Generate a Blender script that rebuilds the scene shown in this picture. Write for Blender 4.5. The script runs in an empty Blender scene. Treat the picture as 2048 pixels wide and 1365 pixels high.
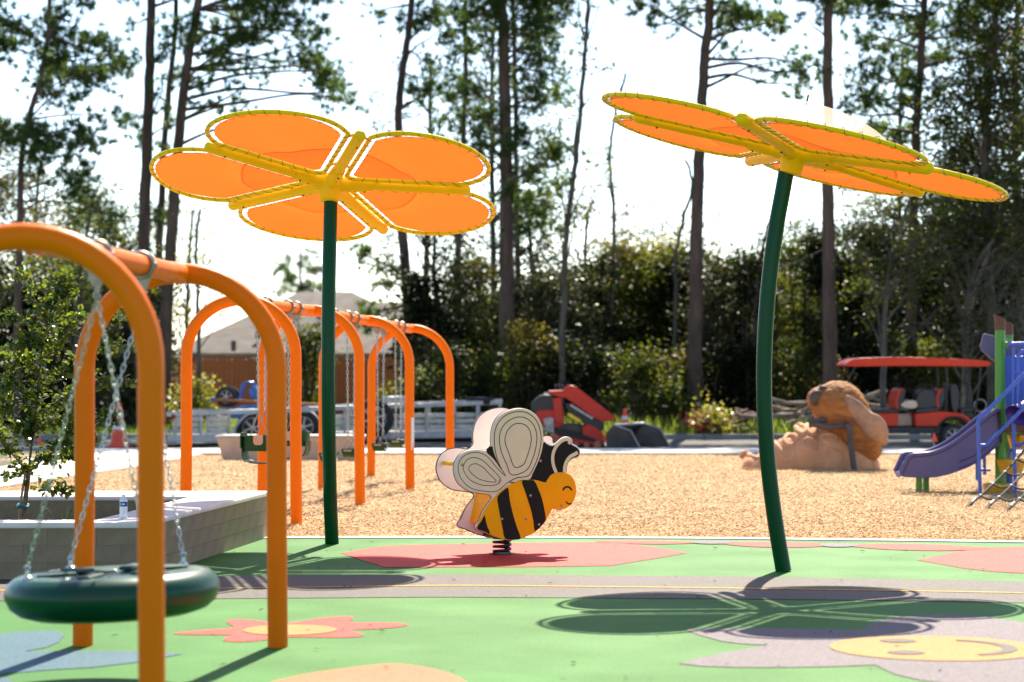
import bpy, bmesh, math, random
import numpy as np
from mathutils import Vector, Matrix, Quaternion

random.seed(7)
rng = np.random.default_rng(7)
scene = bpy.context.scene
COL = scene.collection
R = math.radians

# ------------------------------------------------------------------ camera
H, CH, FP = 720.0, 1.8, 4835.0        # horizon row, eye height, focal length in photo pixels
cam = bpy.data.cameras.new('camera')
cam_ob = bpy.data.objects.new('camera', cam)
COL.objects.link(cam_ob)
cam_ob.location = (0, 0, CH)
cam_ob.rotation_euler = (R(90), 0, 0)
cam.sensor_width = 36
cam.lens = 85
cam.shift_y = (H - 682.5) / 2048
cam.clip_end = 3000
cam.dof.use_dof = True
cam.dof.focus_distance = 22.2
cam.dof.aperture_fstop = 1.9
scene.camera = cam_ob

# ------------------------------------------------------------------ light
SUNV = Vector((0.145, 0.905, 1.0)).normalized()
world = bpy.data.worlds.new('World')
scene.world = world
world.use_nodes = True
wn = world.node_tree
sky = wn.nodes.new('ShaderNodeTexSky')
sky.sky_type = 'NISHITA'
sky.sun_disc = False
sky.sun_elevation = math.asin(SUNV.z)
sky.sun_rotation = math.atan2(SUNV.x, SUNV.y)
sky.air_density = 0.75
sky.dust_density = 0.5
sky.ozone_density = 2.5
bg = wn.nodes['Background']
bg.inputs['Strength'].default_value = 0.135
wb = wn.nodes.new('ShaderNodeMixRGB')          # white balance of the whole sky
wb.blend_type = 'MULTIPLY'
wb.inputs['Fac'].default_value = 1.0
wb.inputs['Color2'].default_value = (1.03, 1.0, 0.93, 1)
wn.links.new(sky.outputs[0], wb.inputs['Color1'])
wn.links.new(wb.outputs[0], bg.inputs['Color'])
sun = bpy.data.lights.new('sun', 'SUN')
sun.energy = 5.0
sun.angle = R(0.53)
sun.color = (1.0, 0.905, 0.74)
sun_ob = bpy.data.objects.new('sun', sun)
COL.objects.link(sun_ob)
sun_ob.location = (10, 60, 70)
sun_ob.rotation_euler = SUNV.to_track_quat('Z', 'Y').to_euler()
vs = scene.view_settings
vs.view_transform = 'Standard'
vs.look = 'None'
vs.exposure = 1.22
vs.gamma = 1.0
vs.use_curve_mapping = False

# ------------------------------------------------------------------ helpers
def G(x, y, z=0.0):
    """photo pixel -> point on the horizontal plane at height z"""
    s = (y - H) / (CH - z)
    return Vector(((x - 1024) / s, FP / s, z))

def P(x, y, Y):
    """photo pixel -> point at distance Y"""
    s = FP / Y
    return Vector(((x - 1024) / s, Y, CH - (y - H) / s))

def catmull(pts, n=6, closed=True):
    pts = [np.array(p, float) for p in pts]
    N = len(pts)
    out = []
    rngk = range(N) if closed else range(N - 1)
    for i in rngk:
        if closed:
            p0, p1, p2, p3 = pts[i - 1], pts[i], pts[(i + 1) % N], pts[(i + 2) % N]
        else:
            p1, p2 = pts[i], pts[i + 1]
            p0 = pts[i - 1] if i else 2 * p1 - p2
            p3 = pts[i + 2] if i + 2 < N else 2 * p2 - p1
        for k in range(n):
            t = k / n
            out.append(0.5 * ((2 * p1) + (-p0 + p2) * t + (2 * p0 - 5 * p1 + 4 * p2 - p3) * t * t + (-p0 + 3 * p1 - 3 * p2 + p3) * t ** 3))
    if not closed:
        out.append(pts[-1])
    return out

class MB:
    def __init__(s):
        s.v, s.f = [], []

    def add(s, vs_, fs):
        o = len(s.v)
        s.v += [tuple(map(float, v)) for v in vs_]
        s.f += [tuple(i + o for i in f) for f in fs]
        return s

    def box(s, c, size, rot=None, top=1.0):
        """box; top scales the upper face"""
        hx, hy, hz = size[0] / 2, size[1] / 2, size[2] / 2
        vs_ = []
        for z, k in ((-hz, 1.0), (hz, top)):
            for x, y in ((-hx, -hy), (hx, -hy), (hx, hy), (-hx, hy)):
                v = Vector((x * k, y * k, z))
                if rot is not None:
                    v = rot @ v
                vs_.append(v + Vector(c))
        return s.add(vs_, [(3, 2, 1, 0), (4, 5, 6, 7), (0, 1, 5, 4), (1, 2, 6, 5), (2, 3, 7, 6), (3, 0, 4, 7)])

    def tube(s, path, r, n=12, closed=False, cap=True, flat=None):
        path = [Vector(p) for p in path]
        N = len(path)
        rs = r if isinstance(r, (list, tuple)) else [r] * N
        tans = []
        for i in range(N):
            if closed:
                t = path[(i + 1) % N] - path[i - 1]
            else:
                t = path[min(i + 1, N - 1)] - path[max(i - 1, 0)]
            tans.append(t.normalized() if t.length > 1e-9 else Vector((0, 0, 1)))
        up = Vector((0, 0, 1)) if abs(tans[0].z) < 0.9 else Vector((1, 0, 0))
        nrm = (up - tans[0] * up.dot(tans[0])).normalized()
        vs_ = []
        for i in range(N):
            if i:
                q = tans[i - 1].rotation_difference(tans[i])
                nrm = q @ nrm
                nrm = (nrm - tans[i] * nrm.dot(tans[i])).normalized()
            b = tans[i].cross(nrm)
            for k in range(n):
                a = 2 * math.pi * k / n
                vs_.append(path[i] + (nrm * math.cos(a) + b * math.sin(a)) * rs[i])
        fs = []
        for i in range(N if closed else N - 1):
            j = (i + 1) % N
            for k in range(n):
                k2 = (k + 1) % n
                fs.append((i * n + k, i * n + k2, j * n + k2, j * n + k))
        if cap and not closed:
            fs.append(tuple(range(n - 1, -1, -1)))
            fs.append(tuple((N - 1) * n + k for k in range(n)))
        return s.add(vs_, fs)

    def prism(s, outline, d0, d1, fn):
        """closed outline (u,v) extruded between d0 and d1; fn(u,v,d)->3D"""
        n = len(outline)
        vs_ = [fn(p[0], p[1], d0) for p in outline] + [fn(p[0], p[1], d1) for p in outline]
        fs = [tuple(range(n)), tuple(range(2 * n - 1, n - 1, -1))]
        fs += [(i, i + n, (i + 1) % n + n, (i + 1) % n) for i in range(n)]
        return s.add(vs_, fs)

    def lathe(s, prof, n=24, mat=None, cap=True):
        vs_, fs = [], []
        for r_, z in prof:
            for k in range(n):
                a = 2 * math.pi * k / n
                v = Vector((r_ * math.cos(a), r_ * math.sin(a), z))
                vs_.append(mat @ v if mat is not None else v)
        for i in range(len(prof) - 1):
            for k in range(n):
                k2 = (k + 1) % n
                fs.append((i * n + k, i * n + k2, (i + 1) * n + k2, (i + 1) * n + k))
        if cap:
            fs.append(tuple(range(n - 1, -1, -1)))
            fs.append(tuple((len(prof) - 1) * n + k for k in range(n)))
        return s.add(vs_, fs)

    def ball(s, c, r, nu=16, nv=10, rot=None):
        r = r if isinstance(r, (tuple, list)) else (r, r, r)
        vs_, fs = [], []
        for j in range(1, nv):
            th = math.pi * j / nv
            for i in range(nu):
                a = 2 * math.pi * i / nu
                v = Vector((r[0] * math.sin(th) * math.cos(a), r[1] * math.sin(th) * math.sin(a), r[2] * math.cos(th)))
                vs_.append((rot @ v if rot is not None else v) + Vector(c))
        t = Vector((0, 0, r[2])); b = -t
        vs_.append((rot @ t if rot is not None else t) + Vector(c))
        vs_.append((rot @ b if rot is not None else b) + Vector(c))
        m = len(vs_)
        for j in range(nv - 2):
            for i in range(nu):
                i2 = (i + 1) % nu
                fs.append((j * nu + i, (j + 1) * nu + i, (j + 1) * nu + i2, j * nu + i2))
        for i in range(nu):
            i2 = (i + 1) % nu
            fs.append((m - 2, i, i2))
            fs.append((m - 1, (nv - 2) * nu + i2, (nv - 2) * nu + i))
        return s.add(vs_, fs)

    def mesh(s, name, mat, smooth=True, ang=38):
        me = bpy.data.meshes.new(name)
        me.from_pydata(s.v, [], s.f)
        me.update()
        bm = bmesh.new(); bm.from_mesh(me)
        bmesh.ops.recalc_face_normals(bm, faces=bm.faces)
        bm.to_mesh(me); bm.free()
        if smooth:
            me.shade_smooth()
            me.set_sharp_from_angle(angle=R(ang))
        if mat is not None:
            me.materials.append(mat)
        return me

    def build(s, name, mat, parent=None, smooth=True, bevel=0, ang=38, seg=2):
        o = bpy.data.objects.new(name, s.mesh(name, mat, smooth, ang))
        COL.objects.link(o)
        if parent is not None:
            o.parent = parent
        if bevel:
            m = o.modifiers.new('bevel', 'BEVEL'); m.width = bevel; m.segments = seg; m.limit_method = 'ANGLE'
        return o

def tag(o, label=None, cat=None, group=None, kind=None):
    if label: o['label'] = label
    if cat: o['category'] = cat
    if group: o['group'] = group
    if kind: o['kind'] = kind
    return o

def thing(name, label, cat, loc=(0, 0, 0), rz=0.0, group=None):
    o = bpy.data.objects.new(name, None)
    COL.objects.link(o)
    o.empty_display_size = 0.2
    o.location = loc
    o.rotation_euler = (0, 0, rz)
    return tag(o, label, cat, group)

def copy_tree(o, parent=None):
    c = o.copy(); COL.objects.link(c); c.parent = parent
    for ch in list(o.children):
        copy_tree(ch, c)
    return c

def np_mesh(name, co, faces, mat, parent=None, smooth=False):
    """co (N,3), faces (M,k) numpy arrays"""
    me = bpy.data.meshes.new(name)
    me.vertices.add(len(co))
    me.vertices.foreach_set('co', np.asarray(co, np.float32).ravel())
    k = faces.shape[1]
    me.loops.add(faces.size)
    me.loops.foreach_set('vertex_index', faces.astype(np.int32).ravel())
    me.polygons.add(len(faces))
    me.polygons.foreach_set('loop_start', np.arange(0, faces.size, k, dtype=np.int32))
    me.update(calc_edges=True)
    if smooth: me.shade_smooth()
    if mat is not None: me.materials.append(mat)
    o = bpy.data.objects.new(name, me)
    COL.objects.link(o)
    if parent is not None: o.parent = parent
    return o

# ------------------------------------------------------------------ materials
def mat(name, col, rough=0.5, metal=0.0, var=None, bump=None, spec=0.5, coat=0.0, col2=None, sheen=0.0, stretch=None, speck=None, island=0.0, tint=None):
    """var=(scale, amount) value noise; col2 with var blends to a second colour; bump=(scale,strength,dist)"""
    m = bpy.data.materials.new(name)
    m.use_nodes = True
    nt = m.node_tree; N = nt.nodes; L = nt.links
    b = N['Principled BSDF']
    b.inputs['Base Color'].default_value = (*col, 1)
    b.inputs['Roughness'].default_value = rough
    b.inputs['Metallic'].default_value = metal
    b.inputs['Specular IOR Level'].default_value = spec
    b.inputs['Coat Weight'].default_value = coat
    b.inputs['Coat Roughness'].default_value = 0.08
    if sheen:
        b.inputs['Sheen Weight'].default_value = sheen
        b.inputs['Sheen Roughness'].default_value = 0.4
    if tint: b.inputs['Specular Tint'].default_value = (*tint, 1)
    tc = N.new('ShaderNodeTexCoord')
    src = tc.outputs['Object']
    if stretch:
        mp = N.new('ShaderNodeMapping'); mp.inputs['Scale'].default_value = stretch
        L.new(src, mp.inputs['Vector']); src = mp.outputs['Vector']
    last = None
    if var:
        nz = N.new('ShaderNodeTexNoise')
        nz.inputs['Scale'].default_value = var[0]
        nz.inputs['Detail'].default_value = 5
        nz.inputs['Roughness'].default_value = 0.6
        L.new(src, nz.inputs['Vector'])
        cr = N.new('ShaderNodeValToRGB')
        a = var[1]
        c2 = col2 if col2 else tuple(c * (1 - a) for c in col)
        c1 = col if col2 else tuple(min(1, c * (1 + a * 0.6)) for c in col)
        cr.color_ramp.elements[0].position = 0.34; cr.color_ramp.elements[1].position = 0.66
        cr.color_ramp.elements[0].color = (*c2, 1); cr.color_ramp.elements[1].color = (*c1, 1)
        L.new(nz.outputs['Fac'], cr.inputs['Fac'])
        last = cr.outputs['Color']
        rr = N.new('ShaderNodeMapRange')
        rr.inputs['To Min'].default_value = min(1, rough * 1.15); rr.inputs['To Max'].default_value = rough * 0.85
        L.new(nz.outputs['Fac'], rr.inputs['Value']); L.new(rr.outputs['Result'], b.inputs['Roughness'])
    if island:
        ge = N.new('ShaderNodeNewGeometry')
        hv = N.new('ShaderNodeHueSaturation')
        mr = N.new('ShaderNodeMapRange')
        mr.inputs['To Min'].default_value = 1 - island; mr.inputs['To Max'].default_value = 1 + island
        L.new(ge.outputs['Random Per Island'], mr.inputs['Value'])
        L.new(mr.outputs['Result'], hv.inputs['Value'])
        if last: L.new(last, hv.inputs['Color'])
        else: hv.inputs['Color'].default_value = (*col, 1)
        last = hv.outputs['Color']
    if speck:                       # granule speckle: fine noise multiplied over the colour
        for sc_, am in speck:
            n2 = N.new('ShaderNodeTexNoise'); n2.inputs['Scale'].default_value = sc_; n2.inputs['Detail'].default_value = 3
            L.new(tc.outputs['Object'], n2.inputs['Vector'])
            m2 = N.new('ShaderNodeMapRange'); m2.inputs['From Min'].default_value = 0.3; m2.inputs['From Max'].default_value = 0.7
            m2.inputs['To Min'].default_value = 1 - am; m2.inputs['To Max'].default_value = 1 + am
            L.new(n2.outputs['Fac'], m2.inputs['Value'])
            h2 = N.new('ShaderNodeHueSaturation')
            L.new(m2.outputs['Result'], h2.inputs['Value'])
            if last: L.new(last, h2.inputs['Color'])
            else: h2.inputs['Color'].default_value = (*col, 1)
            last = h2.outputs['Color']
        n3 = N.new('ShaderNodeTexNoise'); n3.inputs['Scale'].default_value = 62; n3.inputs['Detail'].default_value = 2
        L.new(tc.outputs['Object'], n3.inputs['Vector'])
        m3 = N.new('ShaderNodeMapRange'); m3.inputs['From Min'].default_value = 0.32; m3.inputs['From Max'].default_value = 0.68
        m3.inputs['To Min'].default_value = spec * 0.45; m3.inputs['To Max'].default_value = spec * 1.55
        L.new(n3.outputs['Fac'], m3.inputs['Value']); L.new(m3.outputs['Result'], b.inputs['Specular IOR Level'])
    if last: L.new(last, b.inputs['Base Color'])
    if bump:
        nb = N.new('ShaderNodeTexNoise')
        nb.inputs['Scale'].default_value = bump[0]; nb.inputs['Detail'].default_value = 4
        L.new(src, nb.inputs['Vector'])
        bp = N.new('ShaderNodeBump'); bp.inputs['Strength'].default_value = bump[1]
        bp.inputs['Distance'].default_value = bump[2] if len(bump) > 2 else 0.01
        L.new(nb.outputs['Fac'], bp.inputs['Height']); L.new(bp.outputs['Normal'], b.inputs['Normal'])
    return m

def leafmat(name, col, trans, rough=0.5, mix=0.45, vary=0.35, hue=0.03, spec=0.5):
    """thin leaf: principled front plus translucent light from behind, varied per leaf"""
    m = bpy.data.materials.new(name); m.use_nodes = True
    nt = m.node_tree; N = nt.nodes; L = nt.links
    b = N['Principled BSDF']; out = N['Material Output']
    b.inputs['Roughness'].default_value = rough
    b.inputs['Specular IOR Level'].default_value = spec
    ge = N.new('ShaderNodeNewGeometry')
    res = []
    for c in (col, trans):
        hv = N.new('ShaderNodeHueSaturation'); hv.inputs['Color'].default_value = (*c, 1)
        mr = N.new('ShaderNodeMapRange')
        mr.inputs['To Min'].default_value = 1 - vary; mr.inputs['To Max'].default_value = 1 + vary
        L.new(ge.outputs['Random Per Island'], mr.inputs['Value']); L.new(mr.outputs['Result'], hv.inputs['Value'])
        mh = N.new('ShaderNodeMapRange')
        mh.inputs['To Min'].default_value = 0.5 + hue; mh.inputs['To Max'].default_value = 0.5 - hue
        L.new(ge.outputs['Random Per Island'], mh.inputs['Value']); L.new(mh.outputs['Result'], hv.inputs['Hue'])
        res.append(hv.outputs['Color'])
    L.new(res[0], b.inputs['Base Color'])
    t = N.new('ShaderNodeBsdfTranslucent'); L.new(res[1], t.inputs['Color'])
    mx = N.new('ShaderNodeMixShader'); mx.inputs['Fac'].default_value = mix
    L.new(b.outputs[0], mx.inputs[1]); L.new(t.outputs[0], mx.inputs[2]); L.new(mx.outputs[0], out.inputs['Surface'])
    return m

def clothmat(name, col, trans, mix, rough=0.6):
    m = bpy.data.materials.new(name); m.use_nodes = True
    nt = m.node_tree; N = nt.nodes; L = nt.links
    b = N['Principled BSDF']; out = N['Material Output']
    b.inputs['Base Color'].default_value = (*col, 1); b.inputs['Roughness'].default_value = rough
    t = N.new('ShaderNodeBsdfTranslucent')
    tc = N.new('ShaderNodeTexCoord'); nz = N.new('ShaderNodeTexNoise'); nz.inputs['Scale'].default_value = 3
    L.new(tc.outputs['Object'], nz.inputs['Vector'])
    cr = N.new('ShaderNodeValToRGB')
    cr.color_ramp.elements[0].color = (*[c * 0.9 for c in trans], 1); cr.color_ramp.elements[1].color = (*trans, 1)
    L.new(nz.outputs['Fac'], cr.inputs['Fac']); L.new(cr.outputs['Color'], t.inputs['Color'])
    mx = N.new('ShaderNodeMixShader'); mx.inputs['Fac'].default_value = mix
    L.new(b.outputs[0], mx.inputs[1]); L.new(t.outputs[0], mx.inputs[2]); L.new(mx.outputs[0], out.inputs['Surface'])
    return m

M = {}
M['orange'] = mat('orange_powder_coat', (0.98, 0.185, 0.0005), 0.42, var=(1.3, 0.05), spec=0.12)
M['orange_near'] = mat('dimmed_orange_coat', (0.97, 0.17, 0.0005), 0.42, var=(1.3, 0.05), spec=0.12)  # same orange paint, toned down for the dimmer bounce light on the near frame
M['galv'] = mat('galvanised_steel', (0.50, 0.52, 0.50), 0.38, 0.85, var=(30, 0.25))
M['bracket'] = mat('dull_bracket_steel', (0.30, 0.29, 0.25), 0.45, 0.7, var=(20, 0.2))
M['teal'] = mat('moulded_green_plastic', (0.001, 0.052, 0.026), 0.36, spec=0.35, var=(4, 0.12), bump=(160, 0.05, 0.002))
M['swing_green'] = mat('green_rubber_seat', (0.005, 0.055, 0.012), 0.45, spec=0.25, var=(8, 0.1))
M['pole_green'] = mat('dark_green_powder_coat', (0.001, 0.058, 0.018), 0.25, var=(1.5, 0.08), spec=0.16)
M['yellow'] = mat('yellow_powder_coat', (1.0, 0.60, 0.002), 0.42, var=(2, 0.04), spec=0.15)
M['fabric'] = clothmat('orange_shade_mesh', (0.80, 0.13, 0.01), (0.56, 0.100, 0.012), 0.72)
M['dome'] = clothmat('pale_translucent_dome', (0.92, 0.88, 0.78), (1.0, 0.97, 0.88), 0.92, 0.35)
def see_through(m, f):
    N = m.node_tree.nodes; L = m.node_tree.links; out = N['Material Output']
    src = out.inputs['Surface'].links[0].from_socket
    tr = N.new('ShaderNodeBsdfTransparent'); mx = N.new('ShaderNodeMixShader'); mx.inputs['Fac'].default_value = f
    L.new(src, mx.inputs[1]); L.new(tr.outputs[0], mx.inputs[2]); L.new(mx.outputs[0], out.inputs['Surface'])
see_through(M['dome'], 0.64)
M['cord'] = mat('dark_lacing_cord', (0.035, 0.022, 0.014), 0.8, var=(40, 0.3))
M['rubber_green'] = mat('green_safety_rubber', (0.008, 0.128, 0.005), 0.68, var=(0.9, 0.14), tint=(0.80, 1.0, 0.45), bump=(190, 0.34, 0.006), spec=0.26, speck=((95, 0.30), (0.7, 0.10)))
M['rubber_red'] = mat('red_safety_rubber', (0.50, 0.034, 0.022), 0.70, tint=(1.0, 0.8, 0.7), var=(60, 0.14), bump=(190, 0.34, 0.006), spec=0.26, speck=((95, 0.30), (0.7, 0.10)))
M['rubber_orange'] = mat('orange_safety_rubber', (0.45, 0.115, 0.03), 0.70, var=(60, 0.12), bump=(190, 0.34, 0.006), spec=0.26, speck=((95, 0.30), (0.7, 0.10)))
M['rubber_yellow'] = mat('yellow_safety_rubber', (0.40, 0.17, 0.016), 0.70, var=(60, 0.12), bump=(190, 0.34, 0.006), spec=0.26, speck=((95, 0.30), (0.7, 0.10)))
M['rubber_blue'] = mat('blue_safety_rubber', (0.020, 0.088, 0.125), 0.70, var=(60, 0.16), bump=(190, 0.34, 0.006), spec=0.26, speck=((95, 0.30), (0.7, 0.10)))
M['rubber_purple'] = mat('lilac_safety_rubber', (0.125, 0.096, 0.108), 0.70, var=(90, 0.3), bump=(190, 0.34, 0.006), spec=0.26, speck=((95, 0.45), (0.7, 0.10)))
M['rubber_grey'] = mat('grey_safety_rubber', (0.080, 0.066, 0.056), 0.70, var=(110, 0.3), bump=(190, 0.34, 0.006), spec=0.26, speck=((95, 0.45), (0.7, 0.10)))
M['paint_yellow'] = mat('yellow_line_paint', (0.70, 0.36, 0.02), 0.7, var=(30, 0.2), spec=0.2)
M['concrete'] = mat('pale_concrete', (0.70, 0.64, 0.56), 0.85, var=(2.5, 0.12), bump=(70, 0.25, 0.006))
M['cap'] = mat('smooth_concrete_cap', (0.72, 0.665, 0.61), 0.75, var=(3, 0.1), bump=(60, 0.12, 0.004))
M['block'] = mat('painted_block', (0.25, 0.195, 0.115), 0.85, var=(6, 0.16), bump=(55, 0.3, 0.006))
M['mortar'] = mat('mortar', (0.235, 0.182, 0.106), 0.9, var=(20, 0.15), bump=(90, 0.3, 0.004))
M['bench'] = mat('tan_cast_concrete', (0.56, 0.37, 0.25), 0.8, var=(5, 0.1), bump=(60, 0.2, 0.005))
M['asphalt'] = mat('asphalt', (0.055, 0.052, 0.05), 0.85, var=(8, 0.25), bump=(90, 0.4, 0.008))
M['curb'] = mat('weathered_curb', (0.24, 0.22, 0.20), 0.85, var=(3, 0.25), bump=(40, 0.3, 0.006))
M['dirt'] = mat('leaf_litter', (0.10, 0.075, 0.045), 0.95, var=(1.6, 0.5), col2=(0.05, 0.07, 0.02), bump=(14, 0.8, 0.05))
M['grassbase'] = mat('turf', (0.10, 0.15, 0.02), 0.9, var=(3, 0.3), bump=(60, 0.7, 0.03))
M['soil'] = mat('dark_soil', (0.05, 0.035, 0.022), 0.95, var=(25, 0.4), bump=(40, 0.8, 0.02))
M['mulch'] = mat('wood_mulch', (0.56, 0.365, 0.185), 0.9, var=(60, 0.5), col2=(0.34, 0.20, 0.09), speck=((1.1, 0.15),), bump=(46, 1.0, 0.03))
M['chips'] = mat('wood_chips', (0.60, 0.39, 0.185), 0.85, var=(0.9, 0.22), island=0.55)
M['white_panel'] = mat('white_plastic_sheet', (0.86, 0.80, 0.74), 0.5, var=(6, 0.04), bump=(200, 0.05, 0.001))
M['cream'] = mat('cream_plastic_sheet', (0.80, 0.69, 0.46), 0.5, spec=0.25, var=(6, 0.04), bump=(220, 0.06, 0.001))
M['black_panel'] = mat('black_plastic_sheet', (0.012, 0.008, 0.006), 0.5, var=(8, 0.2), bump=(220, 0.06, 0.001), spec=0.2)
M['bee_yellow'] = mat('yellow_plastic_sheet', (0.98, 0.42, 0.001), 0.45, spec=0.12, var=(6, 0.05), bump=(220, 0.06, 0.001))
M['spring'] = mat('dark_spring_steel', (0.045, 0.022, 0.016), 0.35, 0.3, var=(20, 0.2))
M['bolt'] = mat('bolt_steel', (0.42, 0.36, 0.30), 0.35, 0.9, var=(40, 0.2))
M['bark'] = mat('pine_bark', (0.105, 0.066, 0.048), 0.95, var=(5, 0.5), bump=(9, 1.0, 0.05), stretch=(1, 1, 0.22))
M['bark2'] = mat('grey_bark', (0.11, 0.09, 0.065), 0.95, var=(6, 0.5), bump=(12, 0.9, 0.03), stretch=(1, 1, 0.3))
M['twig'] = mat('sapling_bark', (0.17, 0.10, 0.06), 0.8, var=(18, 0.4), bump=(40, 0.4, 0.004))
M['needle'] = leafmat('pine_needles', (0.032, 0.064, 0.018), (0.15, 0.24, 0.035), 0.5, 0.45, 0.45, 0.02, 0.3)
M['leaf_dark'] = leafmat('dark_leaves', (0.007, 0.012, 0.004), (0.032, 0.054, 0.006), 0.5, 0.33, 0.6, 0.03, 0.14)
M['leaf_mid'] = leafmat('green_leaves', (0.022, 0.036, 0.008), (0.15, 0.19, 0.016), 0.48, 0.42, 0.55, 0.04, 0.2)
M['leaf_olive'] = leafmat('olive_leaves', (0.05, 0.052, 0.016), (0.24, 0.22, 0.025), 0.48, 0.42, 0.6, 0.05, 0.2)
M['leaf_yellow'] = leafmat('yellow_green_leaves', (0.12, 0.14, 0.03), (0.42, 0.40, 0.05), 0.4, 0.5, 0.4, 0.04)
M['leaf_sap'] = leafmat('fresh_sapling_leaves', (0.036, 0.062, 0.010), (0.20, 0.27, 0.022), 0.26, 0.42, 0.4, 0.03, 0.7)
M['leaf_grey'] = leafmat('dusty_vine_leaves', (0.040, 0.045, 0.022), (0.09, 0.10, 0.03), 0.45, 0.35, 0.6, 0.03, 0.3)
M['grass_blade'] = leafmat('grass_blades', (0.08, 0.14, 0.02), (0.30, 0.40, 0.05), 0.4, 0.45, 0.4, 0.03)
M['fence'] = mat('cedar_fence', (0.62, 0.17, 0.055), 0.8, var=(4, 0.4), bump=(30, 0.4, 0.006), stretch=(1, 1, 0.15))
M['roof'] = mat('weathered_shingles', (0.085, 0.066, 0.053), 0.9, var=(2.0, 0.14), bump=(16, 0.6, 0.03))
M['wallb'] = mat('tan_house_wall', (0.40, 0.27, 0.13), 0.85, var=(3, 0.2))
M['alu'] = mat('dull_aluminium', (0.50, 0.48, 0.45), 0.5, 0.35, var=(6, 0.2))
M['sunlit_board'] = mat('sunlit_pale_boards', (0.66, 0.58, 0.49), 0.75, var=(6, 0.3), bump=(20, 0.3, 0.02))  # sun on the plank tops is put into this pale tone
M['tyre'] = mat('tyre_rubber', (0.022, 0.020, 0.018), 0.8, var=(14, 0.3), bump=(40, 0.3, 0.01))
M['rim'] = mat('silver_rim', (0.42, 0.38, 0.35), 0.4, 0.7, var=(8, 0.15))
M['blue_metal'] = mat('blue_machine_paint', (0.01, 0.13, 0.42), 0.4, var=(5, 0.15), coat=0.2)
M['rust_beam'] = mat('rusty_orange_beam', (0.42, 0.13, 0.045), 0.7, var=(9, 0.35))
M['red_paint'] = mat('red_machine_paint', (0.50, 0.022, 0.010), 0.4, var=(3, 0.15), spec=0.3)
M['cart_red'] = mat('orange_red_cart_body', (0.58, 0.032, 0.008), 0.4, var=(3, 0.1), spec=0.3)
M['black_plastic'] = mat('black_plastic', (0.012, 0.012, 0.013), 0.5, var=(10, 0.2))
M['dark_steel'] = mat('dark_steel', (0.050, 0.043, 0.038), 0.5, 0.25, var=(5, 0.35), bump=(20, 0.15, 0.004))
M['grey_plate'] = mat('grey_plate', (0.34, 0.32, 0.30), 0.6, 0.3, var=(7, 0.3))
M['label_yellow'] = mat('yellow_label', (0.75, 0.45, 0.01), 0.5, var=(9, 0.1))
M['cone'] = mat('orange_cone_plastic', (0.85, 0.075, 0.022), 0.5, var=(6, 0.08))
M['cone_white'] = mat('white_reflective_band', (0.72, 0.62, 0.58), 0.45, var=(12, 0.1))
M['seat_black'] = mat('black_vinyl', (0.016, 0.017, 0.022), 0.45, var=(8, 0.2), bump=(50, 0.1, 0.003))
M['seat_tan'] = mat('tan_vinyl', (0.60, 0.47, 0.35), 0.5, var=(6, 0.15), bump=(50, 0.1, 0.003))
M['play_green'] = mat('lime_powder_coat', (0.045, 0.26, 0.012), 0.35, var=(3, 0.06), coat=0.2)
M['play_blue'] = mat('blue_powder_coat', (0.05, 0.12, 0.52), 0.38, var=(3, 0.06))
M['slide'] = mat('periwinkle_slide_plastic', (0.10, 0.075, 0.19), 0.36, var=(4, 0.07), bump=(120, 0.05, 0.002))
M['horn'] = mat('purple_horn_plastic', (0.045, 0.022, 0.24), 0.35, var=(5, 0.08))
M['play_brown'] = mat('brown_post_cap', (0.10, 0.035, 0.02), 0.5, var=(8, 0.25), bump=(30, 0.3, 0.006), stretch=(1, 1, 0.2))
M['play_yellow'] = mat('yellow_pod_plastic', (0.80, 0.40, 0.01), 0.42, var=(5, 0.06))
M['rope'] = mat('black_rope', (0.014, 0.013, 0.012), 0.8, var=(60, 0.3), bump=(120, 0.5, 0.004))
M['node'] = mat('grey_rope_clamp', (0.26, 0.235, 0.21), 0.45, 0.4, var=(20, 0.2))
M['rock'] = mat('sculpted_honeycomb_rock', (0.64, 0.33, 0.165), 0.8, var=(2.2, 0.3), col2=(0.50, 0.23, 0.105), spec=0.2, bump=(18, 0.35, 0.02))
M['rock_rim'] = mat('honeycomb_ridge', (0.58, 0.28, 0.14), 0.8, var=(3.0, 0.25), bump=(18, 0.35, 0.02))
M['bee_rock'] = mat('sculpted_bee_fur', (0.46, 0.19, 0.055), 0.75, var=(4, 0.35), col2=(0.26, 0.10, 0.035), spec=0.2, bump=(16, 0.8, 0.035), stretch=(1, 1, 3))
M['bee_dark'] = mat('sculpted_dark_limb', (0.085, 0.062, 0.055), 0.6, var=(5, 0.35), bump=(20, 0.3, 0.01))
M['bee_wing'] = mat('sculpted_wing', (0.54, 0.28, 0.125), 0.65, var=(3.2, 0.4), col2=(0.23, 0.15, 0.12), bump=(12, 0.3, 0.02))
M['wood_log'] = mat('dead_wood', (0.26, 0.20, 0.145), 0.9, var=(6, 0.4), bump=(20, 0.5, 0.02), stretch=(1, 1, 1))
M['plank_red'] = mat('old_red_brown_lumber', (0.16, 0.065, 0.04), 0.85, var=(5, 0.4), bump=(20, 0.4, 0.01))
M['red_fabric'] = mat('crimson_flowers', (0.45, 0.02, 0.04), 0.8, island=0.4)
M['bottle'] = mat('clear_bottle_plastic', (0.70, 0.74, 0.78), 0.12, var=(9, 0.05), coat=0.4)
M['bottle_label'] = mat('blue_bottle_label', (0.012, 0.045, 0.25), 0.4, var=(9, 0.15))
M['label_print'] = mat('green_white_print', (0.10, 0.45, 0.25), 0.4, var=(60, 0.2))
M['label_white'] = mat('white_print', (0.75, 0.75, 0.75), 0.4, var=(60, 0.1))
M['cup'] = mat('pale_grey_cup', (0.62, 0.62, 0.60), 0.5, var=(9, 0.06))
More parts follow.
